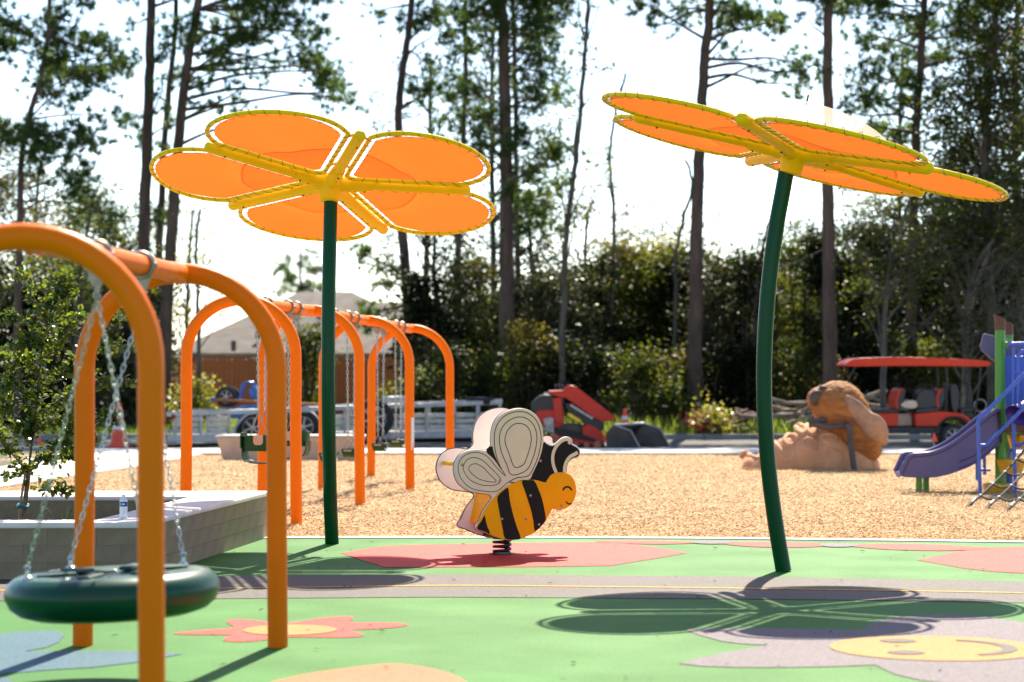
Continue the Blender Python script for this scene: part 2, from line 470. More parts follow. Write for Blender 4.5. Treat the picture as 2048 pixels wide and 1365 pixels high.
M['tape'] = mat('teal_tree_tie', (0.005, 0.16, 0.18), 0.5, var=(9, 0.1))
M['stake'] = mat('wood_stake', (0.32, 0.20, 0.10), 0.8, var=(15, 0.3))
M['ribbon'] = mat('orange_flagging', (0.80, 0.10, 0.03), 0.6, var=(9, 0.1))
M['glass'] = mat('house_window_glass', (0.03, 0.035, 0.04), 0.08, var=(3, 0.2))
M['pipe'] = mat('grey_roof_pipe', (0.10, 0.09, 0.085), 0.6, var=(9, 0.2))
M['red_light'] = mat('red_marker_lens', (0.35, 0.01, 0.01), 0.2, var=(9, 0.1))
# ================================================================== the ground
def sheet(name, pts, z, m, parent=None, kind=None, sub=0):
    me = bpy.data.meshes.new(name)
    me.from_pydata([(p[0], p[1], z) for p in pts], [], [tuple(range(len(pts)))])
    me.update()
    bm = bmesh.new(); bm.from_mesh(me)
    for f in bm.faces:
        if f.normal.z < 0: f.normal_flip()
    bm.to_mesh(me); bm.free()
    me.materials.append(m)
    o = bpy.data.objects.new(name, me); COL.objects.link(o)
    if parent is not None: o.parent = parent
    if kind: o['kind'] = kind
    return o

def gp(pts):            # photo pixels on the ground -> XY
    return [tuple(G(x, y)[:2]) for x, y in pts]

sheet('ground', [(-700, -30), (700, -30), (700, 1600), (-700, 1600)], -0.06, M['dirt'], kind='structure')
# play surface of poured rubber
edge = gp([(-420, 1082), (400, 1079), (700, 1078), (1024, 1077.5), (1400, 1079.5), (1750, 1083), (2048, 1087), (2700, 1098)])
surf = sheet('rubber_surface', [(-16, -14), (16, -14)] + [(16, edge[-1][1])] + edge[::-1] + [(-16, edge[0][1])], 0.0, M['rubber_green'], kind='structure')
# pale concrete strip between rubber and mulch
e2 = gp([(-420, 1079), (400, 1076), (700, 1075), (1024, 1074.6), (1400, 1076.6), (1750, 1080), (2048, 1084), (2700, 1095)])
kb = MB()
for i in range(len(edge) - 1):
    a, b2 = edge[i], edge[i + 1]; c, d = e2[i + 1], e2[i]
    kb.add([(a[0], a[1], 0.012), (b2[0], b2[1], 0.012), (c[0], c[1], 0.012), (d[0], d[1], 0.012),
            (a[0], a[1], -0.05), (b2[0], b2[1], -0.05), (c[0], c[1], -0.05), (d[0], d[1], -0.05)],
           [(0, 1, 2, 3), (0, 4, 5, 1), (3, 2, 6, 7)])
tag(kb.build('rubber_edging', M['concrete'], smooth=False), kind='structure')

path_far = [(-500, 1168), (-100, 1160), (442, 1153.5), (640, 1152), (850, 1150.5), (1024, 1150.5), (1400, 1153.5), (1750, 1158.5), (2048, 1164.5), (2700, 1180)]
path_near = [(-500, 1210), (-100, 1204), (442, 1198.5), (640, 1197), (850, 1195.5), (1024, 1196), (1400, 1198.5), (1750, 1202), (2048, 1207), (2700, 1222)]
sheet('tricycle_path', catmull(gp(path_far), 5, False) + catmull(gp(path_near), 5, False)[::-1], 0.004, M['rubber_grey'], surf)
ln = [(-500, 1189), (-100, 1183), (442, 1178), (640, 1175.5), (850, 1172.5), (1024, 1173), (1400, 1177), (1750, 1182), (2048, 1187.5), (2700, 1203)]
up = catmull(gp(ln), 6, False)
sheet('path_centre_line', [tuple(p) for p in up] + [(p[0], p[1] - 0.055) for p in up][::-1], 0.008, M['paint_yellow'], surf)

c1 = lambda pts: [(x / 2, 1040 + y / 2) for x, y in pts]
c2 = lambda pts: [(1024 + x / 2, 1040 + y / 2) for x, y in pts]
sheet('red_hexagon_inlay', gp([(682, 1107), (735, 1098), (775, 1092.5), (850, 1090), (1024, 1087), (1180, 1085), (1250, 1088), (1310, 1095), (1374, 1107), (1304, 1119), (1222, 1132.5), (1024, 1135), (770, 1135.5), (722, 1121)]), 0.004, M['rubber_red'], surf)
sheet('red_petal_inlay', gp([(1834, 1121), (1900, 1107), (1970, 1096), (2048, 1094), (2260, 1094), (2330, 1125), (2250, 1152), (2048, 1147.5), (1985, 1144), (1924, 1137)]), 0.004, M['rubber_red'], surf)
sheet('far_red_band', catmull(gp([(1190, 1084.5), (1250, 1082.6), (1330, 1083), (1400, 1086.5), (1330, 1089.5), (1260, 1088.5)]), 4), 0.006, M['rubber_red'], surf)
sheet('far_red_band', catmull(gp([(1440, 1087), (1530, 1085.2), (1620, 1087), (1672, 1091), (1600, 1096), (1500, 1094.5)]), 4), 0.006, M['rubber_red'], surf)
sheet('far_red_band', catmull(gp([(1690, 1092), (1770, 1089), (1860, 1090), (1940, 1094), (1980, 1098), (1900, 1102.5), (1780, 1100.5)]), 4), 0.006, M['rubber_red'], surf)
sheet('far_lilac_patch', catmull(gp([(1380, 1085), (1420, 1083.6), (1470, 1085), (1450, 1089), (1400, 1089)]), 4), 0.008, M['rubber_purple'], surf)
sheet('far_lilac_patch', catmull(gp([(1640, 1090), (1680, 1088), (1720, 1090), (1700, 1095), (1655, 1095)]), 4), 0.008, M['rubber_purple'], surf)
# lilac smiling flower
pur = c2([(690, 440), (850, 436), (1100, 436), (1405, 441), (1440, 414), (1520, 393), (1640, 384), (1780, 382), (1900, 391), (2048, 413), (2200, 440), (2420, 425), (2700, 450), (2640, 500), (2460, 520), (2760, 545), (2820, 580), (2600, 608), (2350, 606), (2300, 640), (2100, 668), (1850, 668), (1640, 645), (1530, 620), (1452, 582), (1300, 589), (1100, 592.5), (900, 592), (760, 588), (665, 576), (720, 560), (830, 537), (960, 514), (1022, 503), (930, 499), (840, 488), (755, 465)])
sheet('lilac_flower_inlay', gp(pur), 0.004, M['rubber_purple'], surf)
fc, fr = G(1872, 1298), 0.66
circ = lambda c, rx, ry=None, n=40, a0=0: [(c[0] + rx * math.cos(2 * math.pi * k / n + a0), c[1] + (ry or rx) * math.sin(2 * math.pi * k / n + a0)) for k in range(n)]
sheet('yellow_face_inlay', circ(fc, fr), 0.008, M['rubber_yellow'], surf)
for ex, ey in ((1796, 1285), (1812, 1308.5)):
    e = G(ex, ey); sheet('eye_inlay', circ(e, 0.115, 0.105, 24), 0.012, M['rubber_grey'], surf)
mo = [(fc[0] + 0.06 + 0.44 * math.cos(a), fc[1] + 0.44 * math.sin(a)) for a in np.linspace(-1.25, 1.25, 22)]
mi = [(fc[0] + 0.06 + 0.35 * math.cos(a), fc[1] + 0.37 * math.sin(a)) for a in np.linspace(1.2, -1.2, 22)]
sheet('mouth_inlay', mo + mi, 0.012, M['rubber_grey'], surf)
# small coral flower
fl = c1([(693, 457), (760, 448), (850, 440), (935, 433), (905, 410), (940, 400), (1000, 402), (1080, 411), (1170, 412), (1250, 400), (1340, 390), (1400, 388), (1415, 397), (1400, 411), (1480, 413), (1580, 413), (1632, 422), (1580, 432), (1480, 439), (1410, 444), (1455, 461), (1430, 470), (1340, 473), (1240, 471), (1150, 471), (1080, 480), (1000, 488), (930, 490), (895, 484), (905, 471), (925, 463), (850, 461), (760, 461)])
sheet('coral_flower_inlay', catmull(gp(fl), 4), 0.004, M['rubber_red'], surf)
sheet('flower_centre_inlay', circ(G(580, 1262), 0.31), 0.008, M['rubber_yellow'], surf)
bl = [(-160, 1285), (-60, 1274), (0, 1269), (45, 1264.5), (89, 1262.5), (115, 1263.5), (129, 1272), (117, 1286), (94, 1296), (47, 1304.5), (141, 1303), (234, 1303.5), (310, 1305.5), (366, 1309), (281, 1325), (187, 1336), (94, 1341.5), (0, 1350), (-200, 1372)]
sheet('blue_wave_inlay', gp(bl), 0.004, M['rubber_blue'], surf)
sheet('blue_wave_inlay', catmull(gp([(-60, 1352), (0, 1354), (22, 1362), (30, 1374), (-20, 1390), (-80, 1380)]), 4), 0.004, M['rubber_blue'], surf)
sheet('orange_petal_inlay', catmull(gp([(520, 1378), (600, 1352), (700, 1337), (785, 1329), (860, 1338), (925, 1360), (960, 1400), (900, 1450), (700, 1470), (540, 1430)]), 5), 0.004, M['rubber_orange'], surf)

# ---------------------------------------------------------------- mulch bed
from mathutils import noise as mnoise
nx, ny = 130, 110
xs = np.linspace(-9.5, 17, nx); t = np.linspace(0, 1, ny)
far_y = 46.0
vx = []
for j in range(ny):
    for i in range(nx):
        x = xs[i]
        y0 = np.interp(x, [p[0] for p in e2], [p[1] for p in e2]) + 0.02
        y = y0 + (far_y - y0) * t[j]
        k = min(1, (y - y0) / 0.8, (far_y - y) / 0.5)
        z = 0.035 * mnoise.fractal(Vector((x * 1.2, y * 1.2, 0)), 1, 2, 4) * max(0, k)
        vx.append((x, y, -0.004 + z))
idx = np.arange(nx * ny).reshape(ny, nx)
fq = np.stack([idx[:-1, :-1], idx[:-1, 1:], idx[1:, 1:], idx[1:, :-1]], -1).reshape(-1, 4)
mulch = np_mesh('mulch_ground', np.array(vx), fq, M['mulch'], smooth=True)
mulch['kind'] = 'structure'
# loose chips
NC = 300000
cy = 23.7 + (45.8 - 23.7) * rng.random(NC) ** 1.25
cx = (rng.random(NC) - 0.5) * 2 * (cy * 0.235) + 0.3
lim = np.interp(cx, [p[0] for p in e2], [p[1] for p in e2])
keep = (cy > lim - 0.02) & ~((cx < -2.4) & (cy < 24.75)) & ~((cx < -6.15 + (cy - 40.5) * 0.07 - np.maximum(0, 40.5 - cy) * 0.135) & (cy > 30))
cx, cy = cx[keep], cy[keep]; NC = len(cx)
ln_ = rng.uniform(0.010, 0.040, NC); wd = rng.uniform(0.004, 0.011, NC)
an = rng.random(NC) * np.pi * 2; tilt = rng.normal(0, 0.28, NC); roll = rng.normal(0, 0.5, NC)
dx = np.stack([np.cos(an) * np.cos(tilt), np.sin(an) * np.cos(tilt), np.sin(tilt)], 1)
dy = np.stack([-np.sin(an) * np.cos(roll), np.cos(an) * np.cos(roll), np.sin(roll)], 1)
c0 = np.stack([cx, cy, np.full(NC, 0.012) + rng.uniform(0, 0.022, NC)], 1)
q = np.stack([c0 - dx * ln_[:, None] / 2 - dy * wd[:, None] / 2, c0 + dx * ln_[:, None] / 2 - dy * wd[:, None] / 2,
              c0 + dx * ln_[:, None] / 2 + dy * wd[:, None] / 2, c0 - dx * ln_[:, None] / 2 + dy * wd[:, None] / 2], 1).reshape(-1, 3)
ch = np_mesh('wood_chips', q, np.arange(NC * 4).reshape(-1, 4), M['chips'])
tag(ch, 'loose golden wood chips covering the play area', 'wood chips', kind='stuff')

# ---------------------------------------------------------------- walks, road, lawn
def slab(name, pts, z0, z1, m, kind='structure', bevel=0.01):
    o = MB().prism(pts, z0, z1, lambda u, v, d: (u, v, d)).build(name, m, None, smooth=False, bevel=bevel)
    o['kind'] = kind
    return o
slab('far_sidewalk', [(-8.35, 46.0), (20, 46.0), (20, 48.4), (-8.35, 48.4)], -0.05, 0.03, M['concrete'])
slab('mulch_curb', [(-5.9, 45.72), (20, 45.72), (20, 45.97), (-5.9, 45.97)], -0.05, 0.035, M['curb'])
slab('left_sidewalk', [(-7.45, 32.0), (-6.25, 40.5), (-5.85, 45.95), (-8.36, 45.95), (-8.36, 44.0), (-8.5, 39.6), (-9.4, 32.0)], -0.05, 0.03, M['concrete'])
slab('road', [(-60, 48.75), (60, 48.75), (60, 55.5), (-60, 55.5)], -0.06, -0.035, M['asphalt'], bevel=0)
slab('road_curb', [(-60, 48.42), (60, 48.42), (60, 48.72), (-60, 48.72)], -0.06, 0.02, M['curb'])
slab('far_curb', [(-60, 55.52), (60, 55.52), (60, 55.8), (-60, 55.8)], -0.06, 0.09, M['curb'])
slab('lawn', [(-40, 55.85), (-1, 55.85), (-1, 71), (-40, 71)], -0.06, 0.05, M['grassbase'], bevel=0)
slab('bounce_ground', [(-40, -32), (40, -32), (40, -14.1), (-40, -14.1)], -0.05, 0.0, M['concrete'], bevel=0)  # unseen pale ground added behind the camera to bounce light forward
slab('left_bed', [(-30, 30.0), (-9.6, 32.0), (-8.7, 39.6), (-8.55, 44), (-8.5, 48.3), (-30, 48.3)], -0.06, 0.0, M['dirt'], bevel=0)

def blades(name, cx, cy, z, hmin, hmax, m, wd=0.012, lean=0.35):
    n = len(cx); h = rng.uniform(hmin, hmax, n); a = rng.random(n) * 6.28
    b = np.stack([cx, cy, np.full(n, z)], 1)
    w = np.stack([np.cos(a), np.sin(a), np.zeros(n)], 1) * wd
    l = np.stack([rng.normal(0, lean, n) * h, rng.normal(0, lean, n) * h, h], 1)
    v = np.stack([b - w, b + w, b + l], 1).reshape(-1, 3)
    return np_mesh(name, v, np.arange(n * 3).reshape(-1, 3), m)
n = 26000
gl = blades('lawn_grass', rng.uniform(-15, -2.0, n), rng.uniform(55.9, 68, n), 0.05, 0.05, 0.16, M['grass_blade'], 0.016)
tag(gl, 'sunlit green grass beyond the road', 'grass', kind='stuff')
n = 9000
gl = blades('roadside_weeds', rng.uniform(-2, 17, n), rng.uniform(55.9, 59.5, n), -0.05, 0.12, 0.6, M['grass_blade'], 0.025)
tag(gl, 'rough weeds along the edge of the woods', 'weeds', kind='stuff')

# scattered leaf litter on the rubber
nl_ = 130
lx_, ly_ = rng.uniform(-3.6, 4.6, nl_), rng.uniform(13.2, 23.8, nl_)
la = rng.random(nl_) * 6.28; ll_ = rng.uniform(0.008, 0.034, nl_)
lv = []
for k in range(nl_):
    d_ = np.array([math.cos(la[k]), math.sin(la[k]), 0.15]) * ll_[k]; w_ = np.array([-math.sin(la[k]), math.cos(la[k]), 0.3]) * ll_[k] * 0.35
    c_ = np.array([lx_[k], ly_[k], 0.016]); lv += [c_ - d_, c_ - w_, c_ + d_, c_ + w_]
lt = np_mesh('leaf_litter', np.array(lv), np.arange(nl_ * 4).reshape(-1, 4), M['soil'])
tag(lt, 'tiny dry leaf bits and chips scattered on the rubber', 'leaf litter', kind='stuff')

# ================================================================== concrete planter
pl = thing('concrete_planter', 'grey block planter seat with a pale smooth top holding the sapling', 'planter', (-4.2, 22.0, 0))
PO = [(-6.6, 19.72), (-3.02, 19.78), (-2.45, 24.55), (-6.6, 24.55)]
PI = [(-6.6, 20.12), (-3.47, 20.12), (-3.12, 23.6), (-6.6, 23.6)]
off = Vector((-4.2, 22.0, 0))
TOP, CAPT = 0.47, 0.05
def loc(p, z): return (p[0] - off.x, p[1] - off.y, z)
def inset(poly, d):   # crude inward offset towards centroid normals
    out = []
    n_ = len(poly)
    for i in range(n_):
        p0, p1, p2 = (Vector(poly[i - 1]), Vector(poly[i]), Vector(poly[(i + 1) % n_]))
        a, b = (p1 - p0).normalized(), (p2 - p1).normalized()
        na, nb = Vector((-a.y, a.x)), Vector((-b.y, b.x))
        bis = (na + nb); bis = bis / max(1e-6, bis.dot(na))
        out.append(tuple(p1 + bis * d))
    return out
cap = MB()
A_, B_ = PO, PI
vs_ = []
for z in (TOP - CAPT, TOP):
    vs_ += [loc(p, z) for p in A_] + [loc(p, z) for p in B_]
fs = []
for i in range(3):
    j = i + 1
    fs += [(i, j, 4 + j, 4 + i), (8 + i, 12 + i, 12 + j, 8 + j), (i, 8 + i, 8 + j, j), (4 + i, 4 + j, 12 + j, 12 + i)]
cap.add(vs_, fs).build('top_slab', M['cap'], pl, smooth=False, bevel=0.018, seg=3)
core = MB()
Ao, Bo = inset(PO, 0.022), inset(PI, -0.02)
vs_ = []
for z in (0.0, TOP - CAPT):
    vs_ += [loc(p, z) for p in Ao] + [loc(p, z) for p in Bo]
core.add(vs_, [f for i in range(3) for f in [(i, 8 + i, 9 + i, i + 1), (4 + i, 5 + i, 13 + i, 12 + i)]])
core.build('wall_core', M['mortar'], pl, smooth=False)
# face blocks of the outer walls
CHh = (TOP - CAPT) / 3
bmesh_cache = {}
def wall_blocks(p0, p1, L0, name='block'):
    p0, p1 = Vector((*p0, 0)), Vector((*p1, 0))
    d = (p1 - p0); Ltot = d.length; d.normalize(); nrm = Vector((d.y, -d.x, 0))
    rotm = Matrix((d, -nrm, Vector((0, 0, 1)))).transposed()
    for c in range(3):
        x = -(L0 / 2 if c % 2 else 0)
        while x < Ltot - 0.02:
            a, b = max(x, 0.0), min(x + L0, Ltot)
            if b - a > 0.03:
                key = (round(b - a, 3),)
                if key not in bmesh_cache:
                    w = b - a
                    bmesh_cache[key] = MB().box((0, 0, 0), (w - 0.0026, 0.05, CHh - 0.0026)).mesh('block', M['block'], smooth=False)
                o = bpy.data.objects.new(name, bmesh_cache[key]); COL.objects.link(o); o.parent = pl
                pos = p0 + d * ((a + b) / 2) - nrm * 0.022 - off
                o.location = (pos.x, pos.y, CHh * (c + 0.5))
                o.rotation_euler = rotm.to_euler()
                o.rotation_euler.z += random.gauss(0, 0.002)
            x += L0
wall_blocks((-6.6, 19.74), (-3.04, 19.80), 0.40)
wall_blocks((-3.03, 19.80), (-2.47, 24.53), 0.40)
soil = MB()
soil.add([loc((-6.6, 20.1), 0.2), loc((-3.45, 20.1), 0.2), loc((-3.1, 23.62), 0.2), loc((-6.6, 23.62), 0.2)], [(0, 1, 2, 3)])
soil.build('soil', M['soil'], pl, smooth=False)

# ================================================================== flower shades
def flower(label, base, hub, u, v, pole_px_path, twist=0.0, K=1.0):
    """five-petal shade; u,v unit vectors in the canopy plane"""
    root = thing('flower_shade', label, 'sunshade', base, 0, 'flower shaped sunshades')
    u = u.normalized(); n_ = u.cross(v).normalized()
    if n_.z < 0: n_ = -n_
    v = n_.cross(u)
    u, v = u * math.cos(twist) - v * math.sin(twist), v * math.cos(twist) + u * math.sin(twist)
    hubL = Vector(hub) - Vector(base)
    C = lambda a, b, c=0.0: hubL + u * (a * K) + v * (b * K) + n_ * c
    path = catmull([tuple(p) for p in pole_px_path], 6, False)
    path = [Vector(p) for p in path]
    path[-1] = hubL - n_ * 0.16
    MB().tube(path, 0.068, 28).build('pole', M['pole_green'], root)
    # hub casting: sleeve round the pole plus five short sockets
    mt = Matrix.Translation(hubL) @ Matrix((u, v, n_)).transposed().to_4x4()
    hb = MB().lathe([(0.075, -0.20), (0.098, -0.19), (0.105, -0.10), (0.135, -0.045), (0.15, 0.0), (0.14, 0.05), (0.05, 0.07)], 28, mt)
    hb.build('hub', M['yellow'], root)
    for k in range(5):
        a = 2 * math.pi * k / 5
        e = Vector((math.cos(a), math.sin(a)))
        g = Vector((-e.y, e.x))
        A3 = lambda r_, w=0.0, h=0.0: C(e.x * r_ + g.x * w, e.y * r_ + g.y * w, h)
        arm = MB().tube([A3(0.06), A3(0.3), A3(0.9), A3(1.40), A3(1.425), A3(1.44)], [0.056, 0.056, 0.056, 0.056, 0.046, 0.024], 20)
        ao = arm.build('arm', M['yellow'], root)
        sk = MB().tube([A3(0.05, 0, -0.012), A3(0.42, 0, -0.004)], [0.085, 0.064], 20)
        sk.build('socket', M['yellow'], ao)
        for rr_ in (0.26, 0.36, 1.22):
            MB().ball(A3(rr_, 0.012, -0.073 if rr_ < 0.5 else -0.055), 0.010, 8, 6).build('bolt', M['cord'], ao)
        # petal between this arm and the next
        am = a + math.pi / 5
        e2_ = Vector((math.cos(am), math.sin(am))); g2 = Vector((-e2_.y, e2_.x))
        B3 = lambda t_, w, h=0.0: C(e2_.x * t_ + g2.x * w, e2_.y * t_ + g2.y * w, h)
        def outline(ins, nseg=30):
            o_ = 0.112 + ins * 1.2
            t0 = 0.26 + ins * 1.6
            wline = lambda t_: 0.7265 * t_ - o_ / math.cos(R(36))
            t1, tip = 1.17, 1.845 - ins * 0.7
            pts = [(t0 + (t1 - t0) * i / 10, wline(t0 + (t1 - t0) * i / 10)) for i in range(10)]
            W0 = wline(t1)
            for i in range(nseg + 1):
                th = math.pi / 2 - math.pi * i / nseg
                ct = max(0.0, math.cos(th))
                pts.append((t1 + (tip - t1) * ct ** 0.92, W0 * math.sin(th) * (1 + 0.05 * math.sin(2 * abs(th)))))
            pts += [(t0 + (t1 - t0) * i / 10, -wline(t0 + (t1 - t0) * i / 10)) for i in range(9, -1, -1)]
            return pts
        ring = outline(0.0)
        fr_ = MB().tube([B3(p[0], p[1], 0.012) for p in ring], 0.0225, 10, closed=True)
        # tabs that tie the frame to the arms
        for sgn in (1, -1):
            for tt in (0.45, 1.12):
                w_ = 0.7265 * tt
                fr_.tube([B3(tt, sgn * (w_ - 0.05), 0.02), B3(tt - 0.03, sgn * (w_ - 0.15), 0.02)], 0.014, 8)
        po = fr_.build('petal_frame', M['yellow'], root)
        fab = outline(0.050)
        cen = (0.95, 0.0)
        rings = [fab] + [[(cen[0] + (p[0] - cen[0]) * s_, cen[1] + (p[1] - cen[1]) * s_) for p in fab] for s_ in (0.75, 0.5, 0.25)]
        fm = MB(); vs2 = []; m_ = len(fab)
        for ri, rg in enumerate(rings):
            for p in rg: vs2.append(B3(p[0], p[1], 0.008 - 0.012 * ri))
        vs2.append(B3(cen[0], cen[1], -0.045))
        f2 = []
        for ri in range(3):
            for i in range(m_):
                f2.append((ri * m_ + i, ri * m_ + (i + 1) % m_, (ri + 1) * m_ + (i + 1) % m_, (ri + 1) * m_ + i))
        for i in range(m_): f2.append((3 * m_ + i, 3 * m_ + (i + 1) % m_, 4 * m_))
        fm.add(vs2, f2).build('fabric', M['fabric'], po, ang=80)
        # lacing: one continuous cord spiralling round the frame
        seglen = [(Vector(ring[(i + 1) % m_]) - Vector(ring[i])).length for i in range(m_)]
        peri = sum(seglen); NL = 32; cordp = []
        for q_ in range(NL):
            d_ = peri * (q_ + 0.5) / NL
            i = 0
            while d_ > seglen[i]: d_ -= seglen[i]; i += 1
            tt = d_ / seglen[i]; i2 = (i + 1) % m_
            pr = Vector(ring[i]).lerp(Vector(ring[i2]), tt)
            pf = Vector(fab[i]).lerp(Vector(fab[i2]), tt)
            tang = (Vector(ring[i2]) - Vector(ring[i])).normalized()
            outw = (pr - pf).normalized() if (pr - pf).length > 1e-6 else tang
            p1 = pf - outw * 0.012
            p2 = pr - outw * 0.022 + tang * 0.018
            p3 = pr + outw * 0.024 + tang * 0.036
            p4 = pr + outw * 0.015 + tang * 0.05
            cordp += [B3(p1.x, p1.y, 0.02), B3(p1.x, p1.y, -0.002), B3(p2.x, p2.y, -0.012), B3(p3.x, p3.y, -0.006), B3(p4.x, p4.y, 0.042)]
        MB().tube(cordp, 0.0027, 5, closed=True).build('lacing', M['cord'], po)
    dm = [(0.86 * math.sin(th), 0.07 + 0.35 * math.cos(th)) for th in np.linspace(math.pi / 2, 0.02, 12)]
    dome = MB().lathe(dm, 40, mt, cap=False)
    do = dome.build('dome', M['dome'], root, ang=80)
    MB().tube([mt @ Vector((0.86 * math.cos(a), 0.86 * math.sin(a), 0.07)) for a in np.linspace(0, 2 * math.pi, 49)[:-1]], 0.012, 6, closed=True).build('dome_rim', M['dome'], do)
    MB().tube([mt @ Vector((0.0, 0, 0.41)), mt @ Vector((0.0, 0, 0.50))], 0.008, 6).build('dome_stud', M['cord'], do)
    return root

# right-hand shade: stem bows left, canopy tips right
b2_ = G(1567, 1143)
pp = [(1567, 1143), (1548.5, 1030), (1534, 905), (1528, 780), (1530.5, 660), (1540, 545), (1554, 445), (1565, 385), (1577, 318)]
off2 = [((x - 1567) / 235.0, 0, (1143 - y) / 235.0) for x, y in pp]
hub2 = P(1590, 304, b2_.y)
u2 = Vector((-143, -310, 39)); v2 = Vector((-294, 120, 68))
flower('orange flower sunshade on a bowed green stem tipping to the right', b2_, hub2, u2, v2, off2, 0.0, 0.98)
# left-hand shade: same stem turned so that the canopy tips away
b1_ = G(664, 1088)
a1 = R(77)
off1 = [(o[0] * math.cos(a1), o[0] * math.sin(a1), o[2]) for o in off2]
off1 = [((x - 664) / 204.4, o[1], o[2]) for o, x in zip(off1, (664, 661.5, 660, 659, 659, 659.5, 660.5, 661, 661.5))]
hub1 = P(661, 366, b1_.y + off1[-1][1])
u1 = Vector((291, -31, -11.4)); v1 = Vector((-5.9, -271, 82.1))
flower('orange flower sunshade showing its whole underside above the swing arches', b1_, hub1, u1, v1, off1, R(-3.2), 0.955)

# ================================================================== swing frames
PR = 0.0635
def arch_part(mb, c, axis, ztop, half=0.61):
    side = Vector((axis.y, -axis.x, 0))       # to the right of the axis
    zc = ztop - half
    pts = [c - side * (half + 0.012) + Vector((0, 0, -0.05)), c - side * half + Vector((0, 0, zc * 0.5)), c - side * half + Vector((0, 0, zc - 0.05))]
    for k in range(0, 25):
        a = math.pi - math.pi * k / 24
        pts.append(c + side * (half * math.cos(a)) + Vector((0, 0, zc + half * math.sin(a))))
    pts += [c + side * half + Vector((0, 0, zc - 0.05)), c + side * half + Vector((0, 0, zc * 0.5)), c + side * (half + 0.008) + Vector((0, 0, -0.05))]
    mb.tube(pts, PR, 24)
    return mb

def frame(label, centers, ztops, m):
    base = Vector((*centers[0], 0))
    root = thing('swing_frame', label, 'swing frame', base)
    cs = [Vector((*c, 0)) - base for c in centers]
    axis = (cs[-1] - cs[0]).normalized()
    for c, z in zip(cs, ztops):
        arch_part(MB(), c, axis, z).build('arch', m, root)
    for i in range(len(cs) - 1):
        a = cs[i] + Vector((0, 0, ztops[i] - 0.006)); b = cs[i + 1] + Vector((0, 0, ztops[i + 1] - 0.006))
        d = (b - a).normalized()
        bo = MB().tube([a, b], 0.0595, 24).build('beam', m, root)
        for p, s_ in ((a, 1), (b, -1)):
            cp = MB()
            cp.tube([p + d * s_ * 0.02, p + d * s_ * 0.30, p + d * s_ * 0.34], [0.0665, 0.0645, 0.0605], 24)
            cp.ball(p + d * s_ * 0.1 + Vector((0, 0, -0.066)), 0.013, 8, 6).ball(p + d * s_ * 0.28 + Vector((0, 0, -0.066)), 0.013, 8, 6)
            cp.build('beam_sleeve', m, bo)
    return root, base, cs, axis

cA, cB = (-2.315, 11.46), (-2.085, 15.2)
fAB, baseAB, csAB, axAB = frame('near orange two arch swing frame carrying the green disc swing', [cA, cB], [2.385, 2.345], M['orange_near'])
cC = [(-2.96 + 0.467 * k, 26.4 + 3.6 * k) for k in range(4)]
zC = [2.455, 2.42, 2.355, 2.285]
fC, baseC, csC, axC = frame('far orange swing frame of four arches standing in the wood chips', cC, zC, M['orange'])

def beam_point(centers, ztops, i, t_):
    a, b = centers[i], centers[i + 1]
    return Vector((a[0] + (b[0] - a[0]) * t_, a[1] + (b[1] - a[1]) * t_, ztops[i] + (ztops[i + 1] - ztops[i]) * t_ - 0.006))

def hanger(root, base, p, axis, name='hanger', drop=0.17):
    """clamp ring round the beam with a V plate below"""
    side = Vector((axis.y, -axis.x, 0))
    q_ = p - base
    mb = MB()
    ringp = [q_ + side * (0.074 * math.cos(a)) + Vector((0, 0, 0.074 * math.sin(a))) for a in np.linspace(0, 2 * math.pi, 25)[:-1]]
    for dd in (-0.012, 0.0, 0.012):
        mb.tube([r_ + axis * dd for r_ in ringp], 0.011, 6, closed=True)
    outl = [(-0.075, -0.005), (-0.06, -0.075), (-0.022, -drop), (0.022, -drop), (0.06, -0.075), (0.075, -0.005), (0.055, -0.06), (0.0, -0.082), (-0.055, -0.06)]
    mb.prism(outl, -0.009, 0.009, lambda a, b, d: q_ + side * a + Vector((0, 0, b)) + axis * d)
    for s_ in (-1, 1): mb.ball(q_ + side * 0.082 * s_, 0.018, 8, 6)
    mb.build(name, M['bracket'], root)
    return p + Vector((0, 0, -drop + 0.02))

def chain_mb(mb, p0, p1, pitch=0.042, w=0.011, r_=0.0042, np_=12, nn=5):
    p0, p1 = Vector(p0), Vector(p1)
    d = p1 - p0; L_ = d.length; d.normalize()
    s1 = d.cross(Vector((0, 1, 0.1))).normalized(); s2 = d.cross(s1)
    n_ = max(2, int(L_ / pitch)); st = L_ / n_
    hl = st * 0.5 + r_ * 1.6
    for k in range(n_):
        c = p0 + d * st * (k + 0.5)
        s_ = s1 if k % 2 else s2
        pts = []
        for a in np.linspace(0, 2 * math.pi, np_ + 1)[:-1]:
            ca, sa = math.cos(a), math.sin(a)
            pts.append(c + d * (math.copysign(max(0, hl - w), ca) + w * ca if abs(ca) > 0.15 else 0) + s_ * w * sa)
        mb.tube(pts, r_, nn, closed=True)
    return mb

